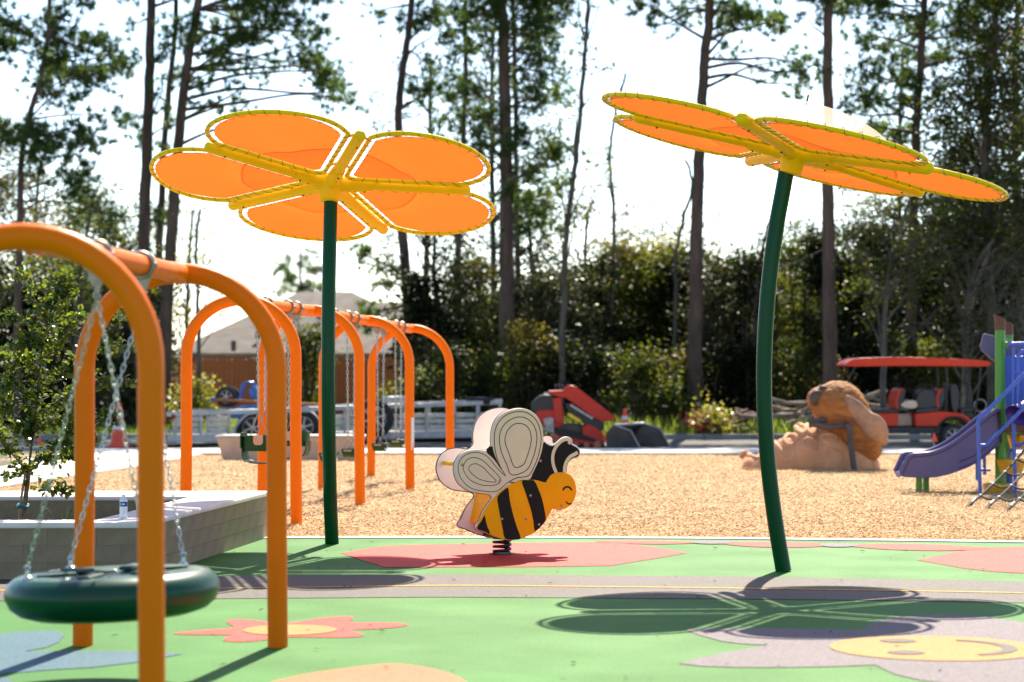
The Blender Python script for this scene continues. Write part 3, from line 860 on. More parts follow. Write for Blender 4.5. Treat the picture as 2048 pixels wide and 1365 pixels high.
# ---- disc swing
DY = 13.5
dc = Vector((-2.229, DY, 0.0))
disc = thing('disc_swing', 'round green moulded disc swing hanging in the foreground', 'swing', dc)
tilt_m = Matrix.Rotation(R(-2.4), 4, 'Y')
zc = 0.50
tm = Matrix.Translation((0, 0, zc)) @ tilt_m
prof = [(0.02, -0.125), (0.30, -0.128), (0.44, -0.125), (0.52, -0.10), (0.57, -0.06), (0.597, 0.0), (0.595, 0.035), (0.575, 0.075), (0.545, 0.10), (0.52, 0.112), (0.515, 0.108), (0.50, 0.112), (0.40, 0.115), (0.20, 0.095), (0.02, 0.09)]
prof = [(r_, z) for r_, z in prof]
seat = MB().lathe(prof, 64, tm).build('seat', M['teal'], disc, ang=50)
for k in range(6):
    rb = MB()
    a = 2 * math.pi * (k + 0.3) / 6
    rot = tm.to_3x3() @ Matrix.Rotation(a, 3, 'Z')
    rb.box(tm @ Vector((0.31 * math.cos(a), 0.31 * math.sin(a), 0.118)), (0.24, 0.085, 0.022), rot, 0.88)
    rb.build('grip_rib', M['teal'], seat, smooth=False, bevel=0.008)
for k in range(6):
    wd_ = MB()
    a = 2 * math.pi * (k + 0.8) / 6
    rot = tm.to_3x3() @ Matrix.Rotation(a, 3, 'Z')
    wd_.box(tm @ Vector((0.30 * math.cos(a), 0.30 * math.sin(a), 0.108)), (0.16, 0.13, 0.01), rot, 0.8)
    wd_.build('recess_pad', M['teal'], seat, smooth=False, bevel=0.004)
h1 = hanger(fAB, baseAB, beam_point([cA, cB], [2.385, 2.345], 0, 0.40), axAB)
h2 = hanger(fAB, baseAB, beam_point([cA, cB], [2.385, 2.345], 0, 0.69), axAB)
for hp, angs in ((h1, (-2.72, -0.95)), (h2, (2.25, 0.72))):
    sh = MB().tube([hp - dc + Vector((0, 0, 0.02)), hp - dc + Vector((0, 0, -0.07))], 0.012, 8)
    sh.ball(hp - dc + Vector((0, 0, -0.075)), 0.022, 10, 8)
    sh.build('shackle', M['bracket'], disc)
    top = hp - dc + Vector((0, 0, -0.08))
    for a in angs:
        e = tm @ Vector((0.475 * math.cos(a), 0.475 * math.sin(a), 0.16))
        chain_mb(MB(), top, e, 0.040, 0.0105, 0.0036, 12, 6).build('chain', M['galv'], disc)
        pin = tm @ Vector((0.475 * math.cos(a), 0.475 * math.sin(a), 0.112))
        MB().lathe([(0.028, 0), (0.026, 0.012), (0.014, 0.018), (0.012, 0.05), (0.02, 0.06), (0.012, 0.075)], 12, Matrix.Translation(pin)).build('chain_anchor', M['galv'], disc)

# ---- belt swings and bucket swings on the far frame
def swing_pair(i, t_, kind, label):
    Lb = (Vector(cC[i + 1]) - Vector(cC[i])).length
    c = beam_point(cC, zC, i, t_)
    root = thing('bucket_swing' if kind == 'bucket' else 'belt_swing', label, 'swing', (c.x, c.y, 0), 0, 'bucket swings' if kind == 'bucket' else 'belt swings')
    half = 0.23 if kind == 'bucket' else 0.26
    sz = 0.92 if kind == 'bucket' else 0.60
    side = Vector((axC.y, -axC.x, 0))
    for s_ in (-1, 1):
        p = beam_point(cC, zC, i, t_ + s_ * half / Lb)
        tp = hanger(fC, baseC, p, axC) - root.location
        sx = axC * (s_ * (0.15 if kind == 'bucket' else 0.2))
        end = sx + Vector((0, 0, sz + (0.30 if kind == 'bucket' else 0.13)))
        chain_mb(MB(), tp, end, 0.05, 0.012, 0.005, 8, 4).build('chain', M['galv'], root)
        tri = MB()
        if kind == 'bucket':
            for e in (-1, 1): tri.tube([end, sx * 1.02 + side * 0.095 * e + Vector((0, 0, sz + 0.02))], 0.006, 6)
        else:
            for e in (-1, 1): tri.tube([end, sx + side * 0.07 * e + Vector((0, 0, sz + 0.0))], 0.006, 6)
            tri.tube([sx - side * 0.07 + Vector((0, 0, sz)), sx + side * 0.07 + Vector((0, 0, sz))], 0.006, 6)
        tri.build('triangle_link', M['bracket'], root)
    if kind == 'belt':
        pr_ = []
        n_ = 14
        mb = MB(); vv = []
        for k in range(n_ + 1):
            x = -0.235 + 0.47 * k / n_
            zz = sz - 0.10 + 0.11 * (abs(x) / 0.235) ** 2.2
            for w_, h_ in ((-0.085, 0), (0.085, 0), (0.085, -0.014), (-0.085, -0.014)):
                vv.append(axC * x + side * w_ + Vector((0, 0, zz + h_)))
        ff = []
        for k in range(n_):
            for e in range(4):
                ff.append((k * 4 + e, k * 4 + (e + 1) % 4, (k + 1) * 4 + (e + 1) % 4, (k + 1) * 4 + e))
        ff += [(0, 1, 2, 3), (n_ * 4 + 3, n_ * 4 + 2, n_ * 4 + 1, n_ * 4)]
        st_ = mb.add(vv, ff).build('seat', M['swing_green'], root)
        for s_ in (-1, 1): MB().box(axC * 0.215 * s_ + Vector((0, 0, sz - 0.012)), (0.11, 0.05, 0.03), Matrix.Rotation(math.atan2(side.y, side.x), 3, 'Z')).build('end_plate', M['bracket'], st_, bevel=0.006)
    else:
        a_, b_ = 0.165, 0.205       # half sizes along axis / across
        def ringp(f, z):
            return [axC * (a_ * f * math.copysign(abs(math.cos(q)) ** 0.6, math.cos(q))) + side * (b_ * f * math.copysign(abs(math.sin(q)) ** 0.6, math.sin(q))) + Vector((0, 0, z)) for q in np.linspace(0, 2 * math.pi, 33)[:-1]]
        mb = MB(); rg = [ringp(1.03, sz + 0.02), ringp(1.0, sz - 0.15), ringp(0.94, sz - 0.15), ringp(0.97, sz + 0.02)]
        vv = [p for r2 in rg for p in r2]; ff = []
        for e in range(4):
            for k in range(32):
                ff.append((e * 32 + k, e * 32 + (k + 1) % 32, ((e + 1) % 4) * 32 + (k + 1) % 32, ((e + 1) % 4) * 32 + k))
        so = mb.add(vv, ff).build('seat', M['swing_green'], root)
        # sling under the seat leaves two leg holes
        pts = [(-b_ * 0.98, -0.10), (-b_ * 0.97, -0.2), (-b_ * 0.85, -0.265), (-b_ * 0.4, -0.29), (0, -0.295), (b_ * 0.4, -0.29), (b_ * 0.85, -0.265), (b_ * 0.97, -0.2), (b_ * 0.98, -0.10)]
        vv = []
        for (w_, z_) in pts:
            fa = 0.14
            for sa, tk in ((-fa, 0), (fa, 0), (fa, 0.012), (-fa, 0.012)):
                vv.append(axC * sa + side * (w_ * (1 - tk * 4)) + Vector((0, 0, sz + z_ + tk)))
        ff = []
        for k in range(len(pts) - 1):
            for e in range(4):
                ff.append((k * 4 + e, k * 4 + (e + 1) % 4, (k + 1) * 4 + (e + 1) % 4, (k + 1) * 4 + e))
        MB().add(vv, ff).build('leg_sling', M['swing_green'], so)
        bk = MB()
        bk.prism([(-0.15, -0.12), (0.15, -0.12), (0.16, 0.02), (0.12, 0.06), (-0.12, 0.06), (-0.16, 0.02)], 0.0, 0.014, lambda u_, v_, d_: axC * u_ - side * (b_ * 0.98 + d_) + Vector((0, 0, sz + v_)))
        bk.build('backrest', M['swing_green'], so, bevel=0.004)
        for s_ in (-1, 1):
            MB().prism([(-0.055, 0.03), (0.055, 0.03), (0.055, -0.05), (0.035, -0.08), (-0.035, -0.08), (-0.055, -0.05)], a_ * 1.03, a_ * 1.03 + 0.012, lambda u_, v_, d_: axC * (d_ * s_) + side * u_ + Vector((0, 0, sz + v_))).build('clamp_plate', M['bench'], so, bevel=0.003)
    return root
swing_pair(0, 0.27, 'bucket', 'green bucket swing nearer the camera on the far orange frame')
swing_pair(0, 0.70, 'bucket', 'green bucket swing partly hidden behind an orange arch leg')
swing_pair(1, 0.30, 'belt', 'green belt swing seen right behind the green sunshade pole')
swing_pair(1, 0.70, 'belt', 'green belt swing just right of the green sunshade pole')
swing_pair(2, 0.30, 'belt', 'green belt swing, nearer of the pair in the last bay of arches')
swing_pair(2, 0.70, 'belt', 'green belt swing, farther of the pair in the last bay of arches')
# warning sticker on the third arch leg
side = Vector((axC.y, -axC.x, 0))
lg = Vector((*cC[2], 0)) + side * 0.61
stk = MB()
v_ = []
for k in range(7):
    a = R(-60 + 15 * k)
    dv = side * math.cos(a) * (PR + 0.002) - axC * math.sin(a) * (PR + 0.002) * -1
    for z in (0.55, 1.0): v_.append(lg - baseC + dv + Vector((0, 0, z)))
stk.add(v_, [(2 * k, 2 * k + 2, 2 * k + 3, 2 * k + 1) for k in range(6)])
stk.build('warning_sticker', M['label_white'], fC)
# ================================================================== bee spring rider
PSI = R(26)
bb = G(1004, 1109)
bee = thing('bee_spring_rider', 'yellow and black bee shaped spring rider with cream wings', 'spring rider', bb, PSI)
SB = FP / (bb.y - 0.18)
def bl_(cx, cy):           # traced pixel (enlarged crop) -> panel coordinates (u, z)
    px, py = 840 + cx / 3.7917, 780 + cy / 3.7917
    return ((px - 1004 - 19) / SB / math.cos(PSI), CH - (py - H) / SB)
def bo_(pts, n=3, closed=True): return [tuple(p) for p in catmull([bl_(*p) for p in pts], n, closed)]
OUT = [(418, 1036), (424, 1012), (448, 985), (470, 930), (500, 880), (533, 838), (545, 812), (520, 790), (450, 778), (380, 763), (330, 733), (290, 693), (268, 643), (260, 590), (270, 540), (295, 495), (330, 465), (375, 450), (430, 446), (490, 455), (522, 440), (540, 412), (537, 380), (541, 320), (560, 250), (600, 195), (660, 158), (740, 140), (810, 150), (870, 185), (910, 240), (930, 310), (938, 385), (960, 405), (990, 420), (1015, 417), (1040, 400), (1070, 375), (1105, 362), (1140, 368), (1158, 390), (1159, 415), (1190, 432), (1215, 460), (1220, 495), (1205, 522), (1165, 532), (1135, 552), (1120, 585), (1113, 636), (1150, 665), (1178, 715), (1185, 775), (1178, 830), (1150, 880), (1105, 912), (1060, 920), (1008, 909), (985, 940), (955, 995), (920, 1040), (870, 1085), (800, 1120), (730, 1137), (660, 1138), (600, 1122), (540, 1098), (490, 1075), (455, 1060), (432, 1052)]
BODY = [(424, 1042), (436, 1005), (470, 932), (502, 880), (540, 832), (590, 782), (640, 742), (700, 707), (760, 690), (820, 685), (880, 690), (944, 708), (960, 690), (985, 658), (1035, 637), (1100, 639), (1148, 667), (1176, 717), (1183, 775), (1176, 828), (1148, 878), (1103, 910), (1060, 918), (1008, 907), (983, 940), (953, 993), (918, 1038), (868, 1083), (798, 1118), (730, 1134), (660, 1135), (600, 1120), (540, 1096), (500, 1077), (468, 1062)]
W1 = [(660, 690), (640, 648), (606, 590), (575, 525), (552, 460), (541, 390), (545, 320), (563, 253), (603, 199), (662, 162), (740, 144), (808, 154), (867, 188), (907, 243), (926, 312), (930, 385), (922, 452), (902, 522), (876, 582), (848, 640), (826, 681), (760, 686), (710, 700)]
W2 = [(556, 792), (520, 785), (450, 774), (382, 759), (333, 730), (294, 690), (272, 641), (264, 590), (274, 542), (298, 498), (333, 469), (377, 454), (430, 451), (480, 464), (520, 491), (560, 532), (602, 592), (648, 652), (672, 700), (640, 735), (590, 775)]
BLK = [(538, 425), (500, 462), (560, 540), (640, 660), (700, 712), (830, 692), (945, 712), (985, 655), (1040, 634), (1108, 634), (1112, 600), (1126, 560), (1160, 528), (1198, 515), (1211, 492), (1206, 465), (1183, 442), (1150, 424), (1149, 396), (1132, 378), (1105, 372), (1076, 385), (1046, 410), (1020, 428), (990, 431), (960, 417), (938, 400), (910, 420), (700, 460), (580, 450)]
Dp = 0.20
TH = 0.011
for s_, nm in ((-1, 'front_panel'), (1, 'rear_panel')):
    y0 = s_ * Dp
    fn = lambda u_, v_, d_, y0=y0: (u_, y0 + d_, v_)
    pn = MB().prism(bo_(OUT), -TH, TH, fn).build(nm, M['white_panel'], bee, smooth=False, bevel=0.004)
    f = -1 if s_ < 0 else 1       # outer face direction
    def lay(pts, name, m, k, sm=3, par=pn):
        a = y0 + f * (TH - 0.003); b = y0 + f * (TH + 0.0035 * k)
        return MB().prism(bo_(pts, sm), a, b, lambda u_, v_, d_: (u_, d_, v_)).build(name, m, par, smooth=False, bevel=0.0008, seg=1)
    edge_ln = MB().tube([(p[0], y0 + f * 0.004, p[1]) for p in bo_(OUT)], 0.0115, 6, closed=True)
    el = MB().tube([(p[0], y0 - f * TH, p[1]) for p in bo_(OUT)], 0.0045, 5, closed=True).build('dark_edge', M['black_panel'], pn)
    lay(BLK, 'black_field', M['black_panel'], 1)
    lay(W1, 'large_wing', M['cream'], 2)
    lay(W2, 'small_wing', M['cream'], 2.4)
    lay(BODY, 'body', M['bee_yellow'], 2.8)
    for st in ([(580, 808), (618, 768), (660, 740), (668, 800), (680, 870), (705, 970), (730, 1050), (756, 1128), (715, 1134), (640, 1128), (622, 1060), (602, 960), (586, 870)],
               [(765, 692), (812, 688), (858, 692), (890, 755), (918, 830), (938, 920), (948, 990), (930, 1020), (866, 1078), (855, 1010), (836, 920), (808, 830), (782, 750)],
               [(484, 944), (493, 990), (508, 1040), (526, 1086), (495, 1072), (466, 1060), (428, 1044), (440, 1012), (462, 985)]):
        lay(st, 'stripe', M['black_panel'], 3.8, 2)
    fo = y0 + f * (TH + 0.0075)
    lines = MB()
    for poly, cl in (([(642, 652), (600, 575), (570, 485), (558, 392), (563, 312), (592, 242), (652, 188), (740, 165), (818, 182), (878, 237), (909, 322), (912, 402), (892, 502), (858, 590), (815, 655), (730, 668), (655, 705), (575, 765), (480, 762), (400, 745), (342, 705), (302, 650), (287, 590), (299, 532), (337, 489), (390, 472), (450, 474), (510, 507), (570, 580)], True),
                     ([(690, 645), (650, 560), (615, 480), (597, 400), (601, 330), (627, 270), (682, 225), (745, 206), (810, 223), (860, 276), (880, 350), (875, 430), (850, 520), (803, 611)], True),
                     ([(710, 585), (670, 485), (641, 405), (642, 350), (666, 297), (706, 263), (745, 255), (790, 267), (825, 306), (838, 365), (830, 430), (806, 508), (777, 569)], True),
                     ([(606, 675), (570, 716), (500, 721), (430, 705), (371, 670), (336, 620), (325, 580), (341, 537), (376, 511), (420, 509), (470, 531), (530, 588)], True),
                     ([(572, 691), (510, 691), (440, 668), (391, 630), (368, 600), (371, 575), (396, 557), (430, 557), (476, 586), (522, 636)], True)):
        lines.tube([(p[0], fo, p[1]) for p in bo_(poly, 4)], 0.0036, 6, closed=True)
    lines.build('wing_outlines', M['black_panel'], pn)
    for pth, rr_ in (([(1030, 636), (1010, 585), (1002, 530), (1010, 475), (1038, 425), (1076, 392), (1112, 382), (1136, 396), (1128, 418)], 0.0155),
                     ([(1094, 634), (1096, 595), (1110, 552), (1140, 515), (1172, 498), (1196, 484)], 0.0165)):
        c = bo_(pth, 5, False)
        mb = MB(); L_ = len(c); vv = []
        for i, p in enumerate(c):
            t_ = Vector(c[min(i + 1, L_ - 1)]) - Vector(c[max(i - 1, 0)]); t_.normalize()
            nn = Vector((-t_.y, t_.x)) * rr_
            for yy in (y0 + f * TH, y0 + f * (TH + 0.008)):
                vv += [(p[0] + nn.x, yy, p[1] + nn.y), (p[0] - nn.x, yy, p[1] - nn.y)]
        ff = []
        for i in range(L_ - 1):
            a, b = 4 * i, 4 * i + 4
            ff += [(a, a + 1, b + 1, b), (a + 2, b + 2, b + 3, a + 3), (a, b, b + 2, a + 2), (a + 1, a + 3, b + 3, b + 1)]
        ff += [(0, 2, 3, 1), (4 * L_ - 4, 4 * L_ - 3, 4 * L_ - 1, 4 * L_ - 2)]
        mb.add(vv, ff).build('feeler', M['cream'], pn, smooth=False)
    fo2 = y0 + f * (TH + 0.010)
    fc_ = MB()
    fc_.tube([(p[0], fo2, p[1]) for p in bo_([(1080, 771), (1092, 754), (1112, 746), (1132, 752), (1147, 771)], 5, False)], 0.0085, 8)
    fc_.build('eye', M['black_panel'], pn)
    MB().tube([(p[0], fo2, p[1]) for p in bo_([(1104, 858), (1115, 872), (1130, 878), (1147, 873)], 5, False)], 0.0062, 8).build('smile', M['black_panel'], pn)
    for bx, by in ((318, 560), (598, 685), (908, 543), (830, 805), (614, 976), (798, 980), (895, 1028), (1070, 890)):
        u_, z_ = bl_(bx, by)
        MB().ball((u_, y0 + f * (TH + 0.011), z_), (0.0135, 0.007, 0.0135), 12, 8).build('bolt', M['bolt'], pn)
def mid(cx, cy): u_, z_ = bl_(cx, cy); return u_, z_
u_, z_ = mid(720, 990)
MB().box((u_ - 0.06, 0, z_ + 0.02), (0.42, 2 * Dp - 2 * TH - 0.004, 0.03)).build('seat_board', M['bee_yellow'], bee, smooth=False, bevel=0.006)
ub, zb = mid(560, 900)
MB().box((ub - 0.01, 0, zb + 0.03), (0.026, 2 * Dp - 2 * TH - 0.004, 0.36), Matrix.Rotation(R(14), 3, 'Y')).build('seat_back', M['bee_yellow'], bee, smooth=False, bevel=0.006)
for cx, cy in ((318, 560), (908, 560), (850, 1030)):
    u_, z_ = mid(cx, cy)
    MB().tube([(u_, -Dp, z_), (u_, Dp, z_)], 0.019, 12).build('handle_bar' if cy < 700 else 'foot_bar', M['yellow'], bee)
# mounting plate and spring
u_, z_ = mid(690, 1125)
MB().box((0, 0, 0.175), (0.22, 2 * Dp - 2 * TH - 0.004, 0.03)).build('mounting_plate', M['spring'], bee, smooth=False, bevel=0.004)
hx = [(0.078 * math.cos(a), 0.078 * math.sin(a), 0.014 + 0.146 * a / (2 * math.pi * 3.6)) for a in np.linspace(0, 2 * math.pi * 3.6, 110)]
MB().tube(hx, 0.0135, 10).build('spring', M['spring'], bee)
MB().lathe([(0.12, 0.0), (0.12, 0.012), (0.09, 0.016)], 24).build('base_plate', M['spring'], bee)

# ================================================================== things on the planter
def on_cap(px, py):
    return G(px, py, TOP)
p = on_cap(247, 1037.5)
bt = thing('water_bottle', 'small clear water bottle with a blue label standing on the planter seat', 'bottle', (p.x, p.y, TOP))
MB().lathe([(0.030, 0), (0.034, 0.006), (0.034, 0.03), (0.031, 0.045), (0.034, 0.06), (0.0335, 0.10), (0.034, 0.115), (0.034, 0.145), (0.030, 0.160), (0.018, 0.178), (0.013, 0.184), (0.013, 0.19)], 24).build('body', M['bottle'], bt)
lb = MB().lathe([(0.0348, 0.102), (0.0348, 0.142)], 24, cap=False).build('label_band', M['bottle_label'], bt)
def on_cyl(r_, a0, a1, z0, z1, n_=6):
    vv = []
    for k in range(n_ + 1):
        a = R(a0 + (a1 - a0) * k / n_)
        for z in (z0, z1): vv.append((r_ * math.cos(a), r_ * math.sin(a), z))
    return MB().add(vv, [(2 * k, 2 * k + 2, 2 * k + 3, 2 * k + 1) for k in range(n_)])
on_cyl(0.0353, -160, -112, 0.108, 0.134).build('label_logo', M['label_print'], lb)
on_cyl(0.0353, -100, -62, 0.118, 0.127).build('label_lettering', M['label_white'], lb)
MB().lathe([(0.0145, 0.188), (0.0145, 0.201), (0.012, 0.203)], 16).build('cap', M['label_white'], bt)
p = on_cap(281, 1033)
cu = thing('drinking_cup', 'pale grey cup half hidden behind the nearest orange leg', 'cup', (p.x, p.y, TOP))
MB().lathe([(0.030, 0), (0.033, 0.01), (0.041, 0.165), (0.0435, 0.172), (0.0435, 0.180), (0.040, 0.182), (0.030, 0.03)], 24).build('cup_body', M['cup'], cu)
MB().lathe([(0.044, 0.14), (0.0452, 0.145), (0.0452, 0.158), (0.043, 0.163)], 24, cap=False).build('cup_band', M['cup'], cu)

# ---- leaves helpers
def unit(v): return v / np.maximum(1e-9, np.linalg.norm(v, axis=-1, keepdims=True))
def leaf_quads(c, size, aspect=0.55, droop=0.2, fold=0.0, dirs=None):
    """one pointed four-sided leaf per centre"""
    n_ = len(c)
    d = rng.normal(size=(n_, 3)); d[:, 2] = d[:, 2] * 0.6 - droop
    if dirs is not None: d = d * 0.5 + dirs
    d = unit(d)
    nrm = rng.normal(size=(n_, 3)); nrm[:, 2] += 0.6
    s = unit(np.cross(d, nrm)); u_ = np.cross(s, d)
    L_ = (size * rng.uniform(0.65, 1.3, n_))[:, None]; W_ = L_ * aspect * 0.5
    v0 = c; v1 = c + d * L_ * 0.45 + s * W_ + u_ * fold * L_; v2 = c + d * L_; v3 = c + d * L_ * 0.45 - s * W_ + u_ * fold * L_
    return np.stack([v0, v1, v2, v3], 1).reshape(-1, 3)
def leaves_obj(name, c, size, m, parent, **k):
    q_ = leaf_quads(np.asarray(c), size, **k)
    return np_mesh(name, q_, np.arange(len(q_)).reshape(-1, 4), m, parent)
def needle_obj(name, cen, m, parent, K=22, L_=0.17, W_=0.011, axis=None):
    n_ = len(cen)
    ax = rng.normal(size=(n_, 3)); ax[:, 2] += 0.7
    if axis is not None: ax = ax * 0.55 + axis
    ax = unit(ax)
    d = unit(rng.normal(size=(n_, K, 3)) * 0.62 + ax[:, None, :])
    base = cen[:, None, :] + d * 0.01
    s = unit(np.cross(d, rng.normal(size=(n_, K, 3))))
    ll = L_ * rng.uniform(0.7, 1.25, (n_, K, 1))
    tri = np.stack([base - s * W_, base + s * W_, base + d * ll], 2).reshape(-1, 3)
    return np_mesh(name, tri, np.arange(len(tri)).reshape(-1, 3), m, parent)

# ---- sapling in the planter
sb = Vector((-4.26, 21.55, 0.2))
sap = thing('crape_myrtle_sapling', 'young leafy sapling tied to a stake in the block planter', 'tree', sb)
SY = 21.55
def sp(px, py, dy=0.0): return P(px, py, SY + dy) - sb
tk = MB()
tk.tube([sp(44, 1062), sp(47, 1045), sp(52, 990), sp(58, 945)], [0.026, 0.024, 0.021, 0.019], 10)
br = [([(58, 945), (45, 930), (22, 905), (8, 880), (-10, 840)], 0.012, 0.0),
      ([(58, 945), (62, 900), (70, 850), (76, 780), (84, 700), (95, 640), (70, 600), (40, 545)], 0.013, 0.05),
      ([(60, 943), (85, 920), (120, 895), (140, 870), (165, 820)], 0.011, -0.1),
      ([(84, 930), (120, 918), (150, 912)], 0.006, 0.15),
      ([(95, 640), (110, 600), (130, 560), (112, 550)], 0.006, 0.1), ([(95, 640), (120, 610), (145, 578)], 0.006, 0.0), ([(90, 690), (60, 650), (20, 640), (8, 635)], 0.006, -0.1),
      ([(76, 780), (110, 760), (140, 740), (165, 720), (220, 700), (258, 695)], 0.006, 0.0), ([(78, 760), (50, 730), (20, 720), (-10, 715)], 0.007, 0.1),
      ([(140, 870), (180, 850), (215, 840), (230, 850)], 0.005, 0.05), ([(120, 895), (170, 890), (200, 870)], 0.005, 0.2), ([(62, 900), (40, 860), (15, 830), (-15, 800)], 0.006, -0.2),
      ([(66, 870), (95, 840), (125, 800), (150, 790)], 0.006, 0.2), ([(70, 850), (50, 800), (30, 760), (20, 700)], 0.006, -0.1), ([(62, 973), (90, 978), (120, 985), (150, 984)], 0.0035, 0.0), ([(80, 720), (110, 700), (130, 670), (150, 640), (165, 635)], 0.005, 0.1), ([(165, 720), (200, 650), (230, 640)], 0.004, 0.1), ([(-10, 840), (10, 800), (5, 760)], 0.005, 0.0), ([(58, 945), (40, 950), (20, 955)], 0.004, 0.0), ([(150, 800), (200, 770), (255, 770)], 0.004, 0.05), ([(84, 700), (60, 680), (40, 700)], 0.004, -0.15), ([(40, 860), (90, 850), (140, 845)], 0.004, -0.25)]
lc_ = []; ld_ = []
for pts, r0, dy in br:
    c = catmull([tuple(sp(x, y, dy * i / len(pts) * 2 + 0.03 * math.sin(x))) for i, (x, y) in enumerate(pts)], 6, False)
    L_ = len(c)
    tk.tube(c, [r0 * (1 - 0.75 * i / L_) for i in range(L_)], 7)
    length = sum(np.linalg.norm(c[i + 1] - c[i]) for i in range(L_ - 1))
    for q_ in range(int(length * 88) + 8):
        t_ = 0.18 + 0.82 * rng.random(); i = min(L_ - 2, int(t_ * (L_ - 1)))
        p0 = c[i] + (c[i + 1] - c[i]) * rng.random()
        # short leafy side shoots
        sd = rng.normal(size=3); sd[2] = abs(sd[2]) * 0.5; sd /= np.linalg.norm(sd)
        nl = rng.integers(2, 7); sl = rng.uniform(0.02, 0.16)
        for k in range(nl):
            lc_.append(p0 + sd * sl * (k + 1) / nl + rng.normal(size=3) * 0.012); ld_.append(sd * 0.5 + rng.normal(size=3) * 0.6)
tk.build('trunk', M['twig'], sap)
def round_leaves(name, c, d, size, m, parent):
    """rounded six-corner leaves"""
    c = np.asarray(c); n_ = len(c); d = unit(np.asarray(d)); nr = rng.normal(size=(n_, 3)) * 0.7; nr[:, 2] += 0.9
    s = unit(np.cross(d, nr)); u_ = np.cross(s, d)
    L_ = (size * rng.uniform(0.6, 1.25, n_))[:, None]
    pr_ = [(0, 0, 0), (0.28, 0.3, 0.06), (0.68, 0.31, 0.05), (1.0, 0, -0.08), (0.68, -0.31, 0.05), (0.28, -0.3, 0.06)]
    v = np.stack([c + d * L_ * a + s * L_ * b + u_ * L_ * e for a, b, e in pr_], 1).reshape(-1, 3)
    return np_mesh(name, v, np.arange(n_ * 6).reshape(-1, 6), m, parent)
round_leaves('crown', lc_, ld_, 0.057, M['leaf_sap'], sap)
MB().tube([sp(36, 1060, -0.03), sp(42, 1000, -0.03), sp(51, 946, -0.03)], 0.011, 8).build('stake', M['stake'], sap)
MB().tube([sp(47, 1012) + Vector((0.045 * math.cos(a) - 0.005, 0.04 * math.sin(a) - 0.01, 0.012 * math.sin(3 * a))) for a in np.linspace(0, 6.28, 17)[:-1]], 0.016, 6, closed=True).build('tie', M['tape'], sap)
rbn = MB()
rbn.prism([(0, 0), (0.03, 0.01), (0.045, -0.05), (0.02, -0.07), (0.03, -0.03), (0.005, -0.05)], 0, 0.004, lambda a, b, d: sp(74, 877, -0.2) + Vector((a, d, b)))
rbn.build('flagging_ribbon', M['ribbon'], sap, smooth=False)
for k, (px, py, sx) in enumerate(((30, 1046, 0.34), (128, 1047, 0.4), (205, 1046, 0.3))):
    c = P(px, py, 20.95); c.z = 0.2
    gt = thing('grass_tuft', ['spiky grass tuft at the foot of the sapling', 'spiky grass tuft left of the rear orange leg inside the planter', 'spiky grass tuft between the two nearest orange legs inside the planter'][k], 'grass', c, 0, 'grass tufts in the planter')
    gb = MB()
    for i in range(26):
        a = rng.random() * 6.28; l = sx * rng.uniform(0.6, 1.1); h_ = l * rng.uniform(0.55, 1.0); o_ = l * rng.uniform(0.3, 0.9)
        w = Vector((-math.sin(a), math.cos(a), 0)) * 0.007
        pts = [Vector((math.cos(a) * o_ * s_, math.sin(a) * o_ * s_, h_ * (1.6 * s_ - 0.75 * s_ * s_))) for s_ in (0, 0.35, 0.7, 1.0)]
        vv = []
        for s_, p_ in zip((1, 0.9, 0.6, 0.1), pts): vv += [p_ - w * s_, p_ + w * s_]
        gb.add(vv, [(0, 1, 3, 2), (2, 3, 5, 4), (4, 5, 7, 6)])
    gb.build('blades', M['grass_blade'], gt)

# ================================================================== tan concrete bench
be = thing('concrete_bench', 'long tan cast concrete bench behind the bucket swings', 'bench', G(572, 921))
Yb = G(572, 921).y; Lx = lambda px: (px - 572) / (FP / Yb)
MB().prism([(Lx(446), 0.0), (Lx(716), 0.0), (Lx(728), 0.415), (Lx(433), 0.415)], -0.02, 0.5, lambda a, b, d: (a + (0.42 * d if a < 0 else 0), d, b)).build('body', M['bench'], be, smooth=False, bevel=0.03, seg=3)
MB().prism([(Lx(430.5), 0.417), (Lx(730), 0.417), (Lx(729), 0.452), (Lx(432), 0.452)], -0.03, 0.51, lambda a, b, d: (a + (0.42 * d if a < 0 else 0), d, b)).build('seat_slab', M['cap'], be, smooth=False, bevel=0.012)
# ================================================================== bee sculpture
def sider(name, label, cat, px, Y, group=None, z=0.0):
    s = FP / Y
    base = Vector(((px - 1024) / s, Y, z))
    root = thing(name, label, cat, base, 0, group)
    L_ = lambda x, y, dy=0.0: P(x, y, Y) - base + Vector((0, dy, 0))
    return root, L_, s

def remesh(mb, name, m, parent, voxel, smooth=6, disp=None):
    o = mb.build(name, m, parent, ang=180)
    md = o.modifiers.new('remesh', 'REMESH'); md.mode = 'VOXEL'; md.voxel_size = voxel; md.use_smooth_shade = True
    sm = o.modifiers.new('smooth', 'SMOOTH'); sm.iterations = smooth; sm.factor = 0.5
    if disp:
        tx = bpy.data.textures.new(name + '_clouds', 'CLOUDS'); tx.noise_scale = disp[0]
        dm_ = o.modifiers.new('displace', 'DISPLACE'); dm_.texture = tx; dm_.strength = disp[1]; dm_.texture_coords = 'LOCAL'
    return o

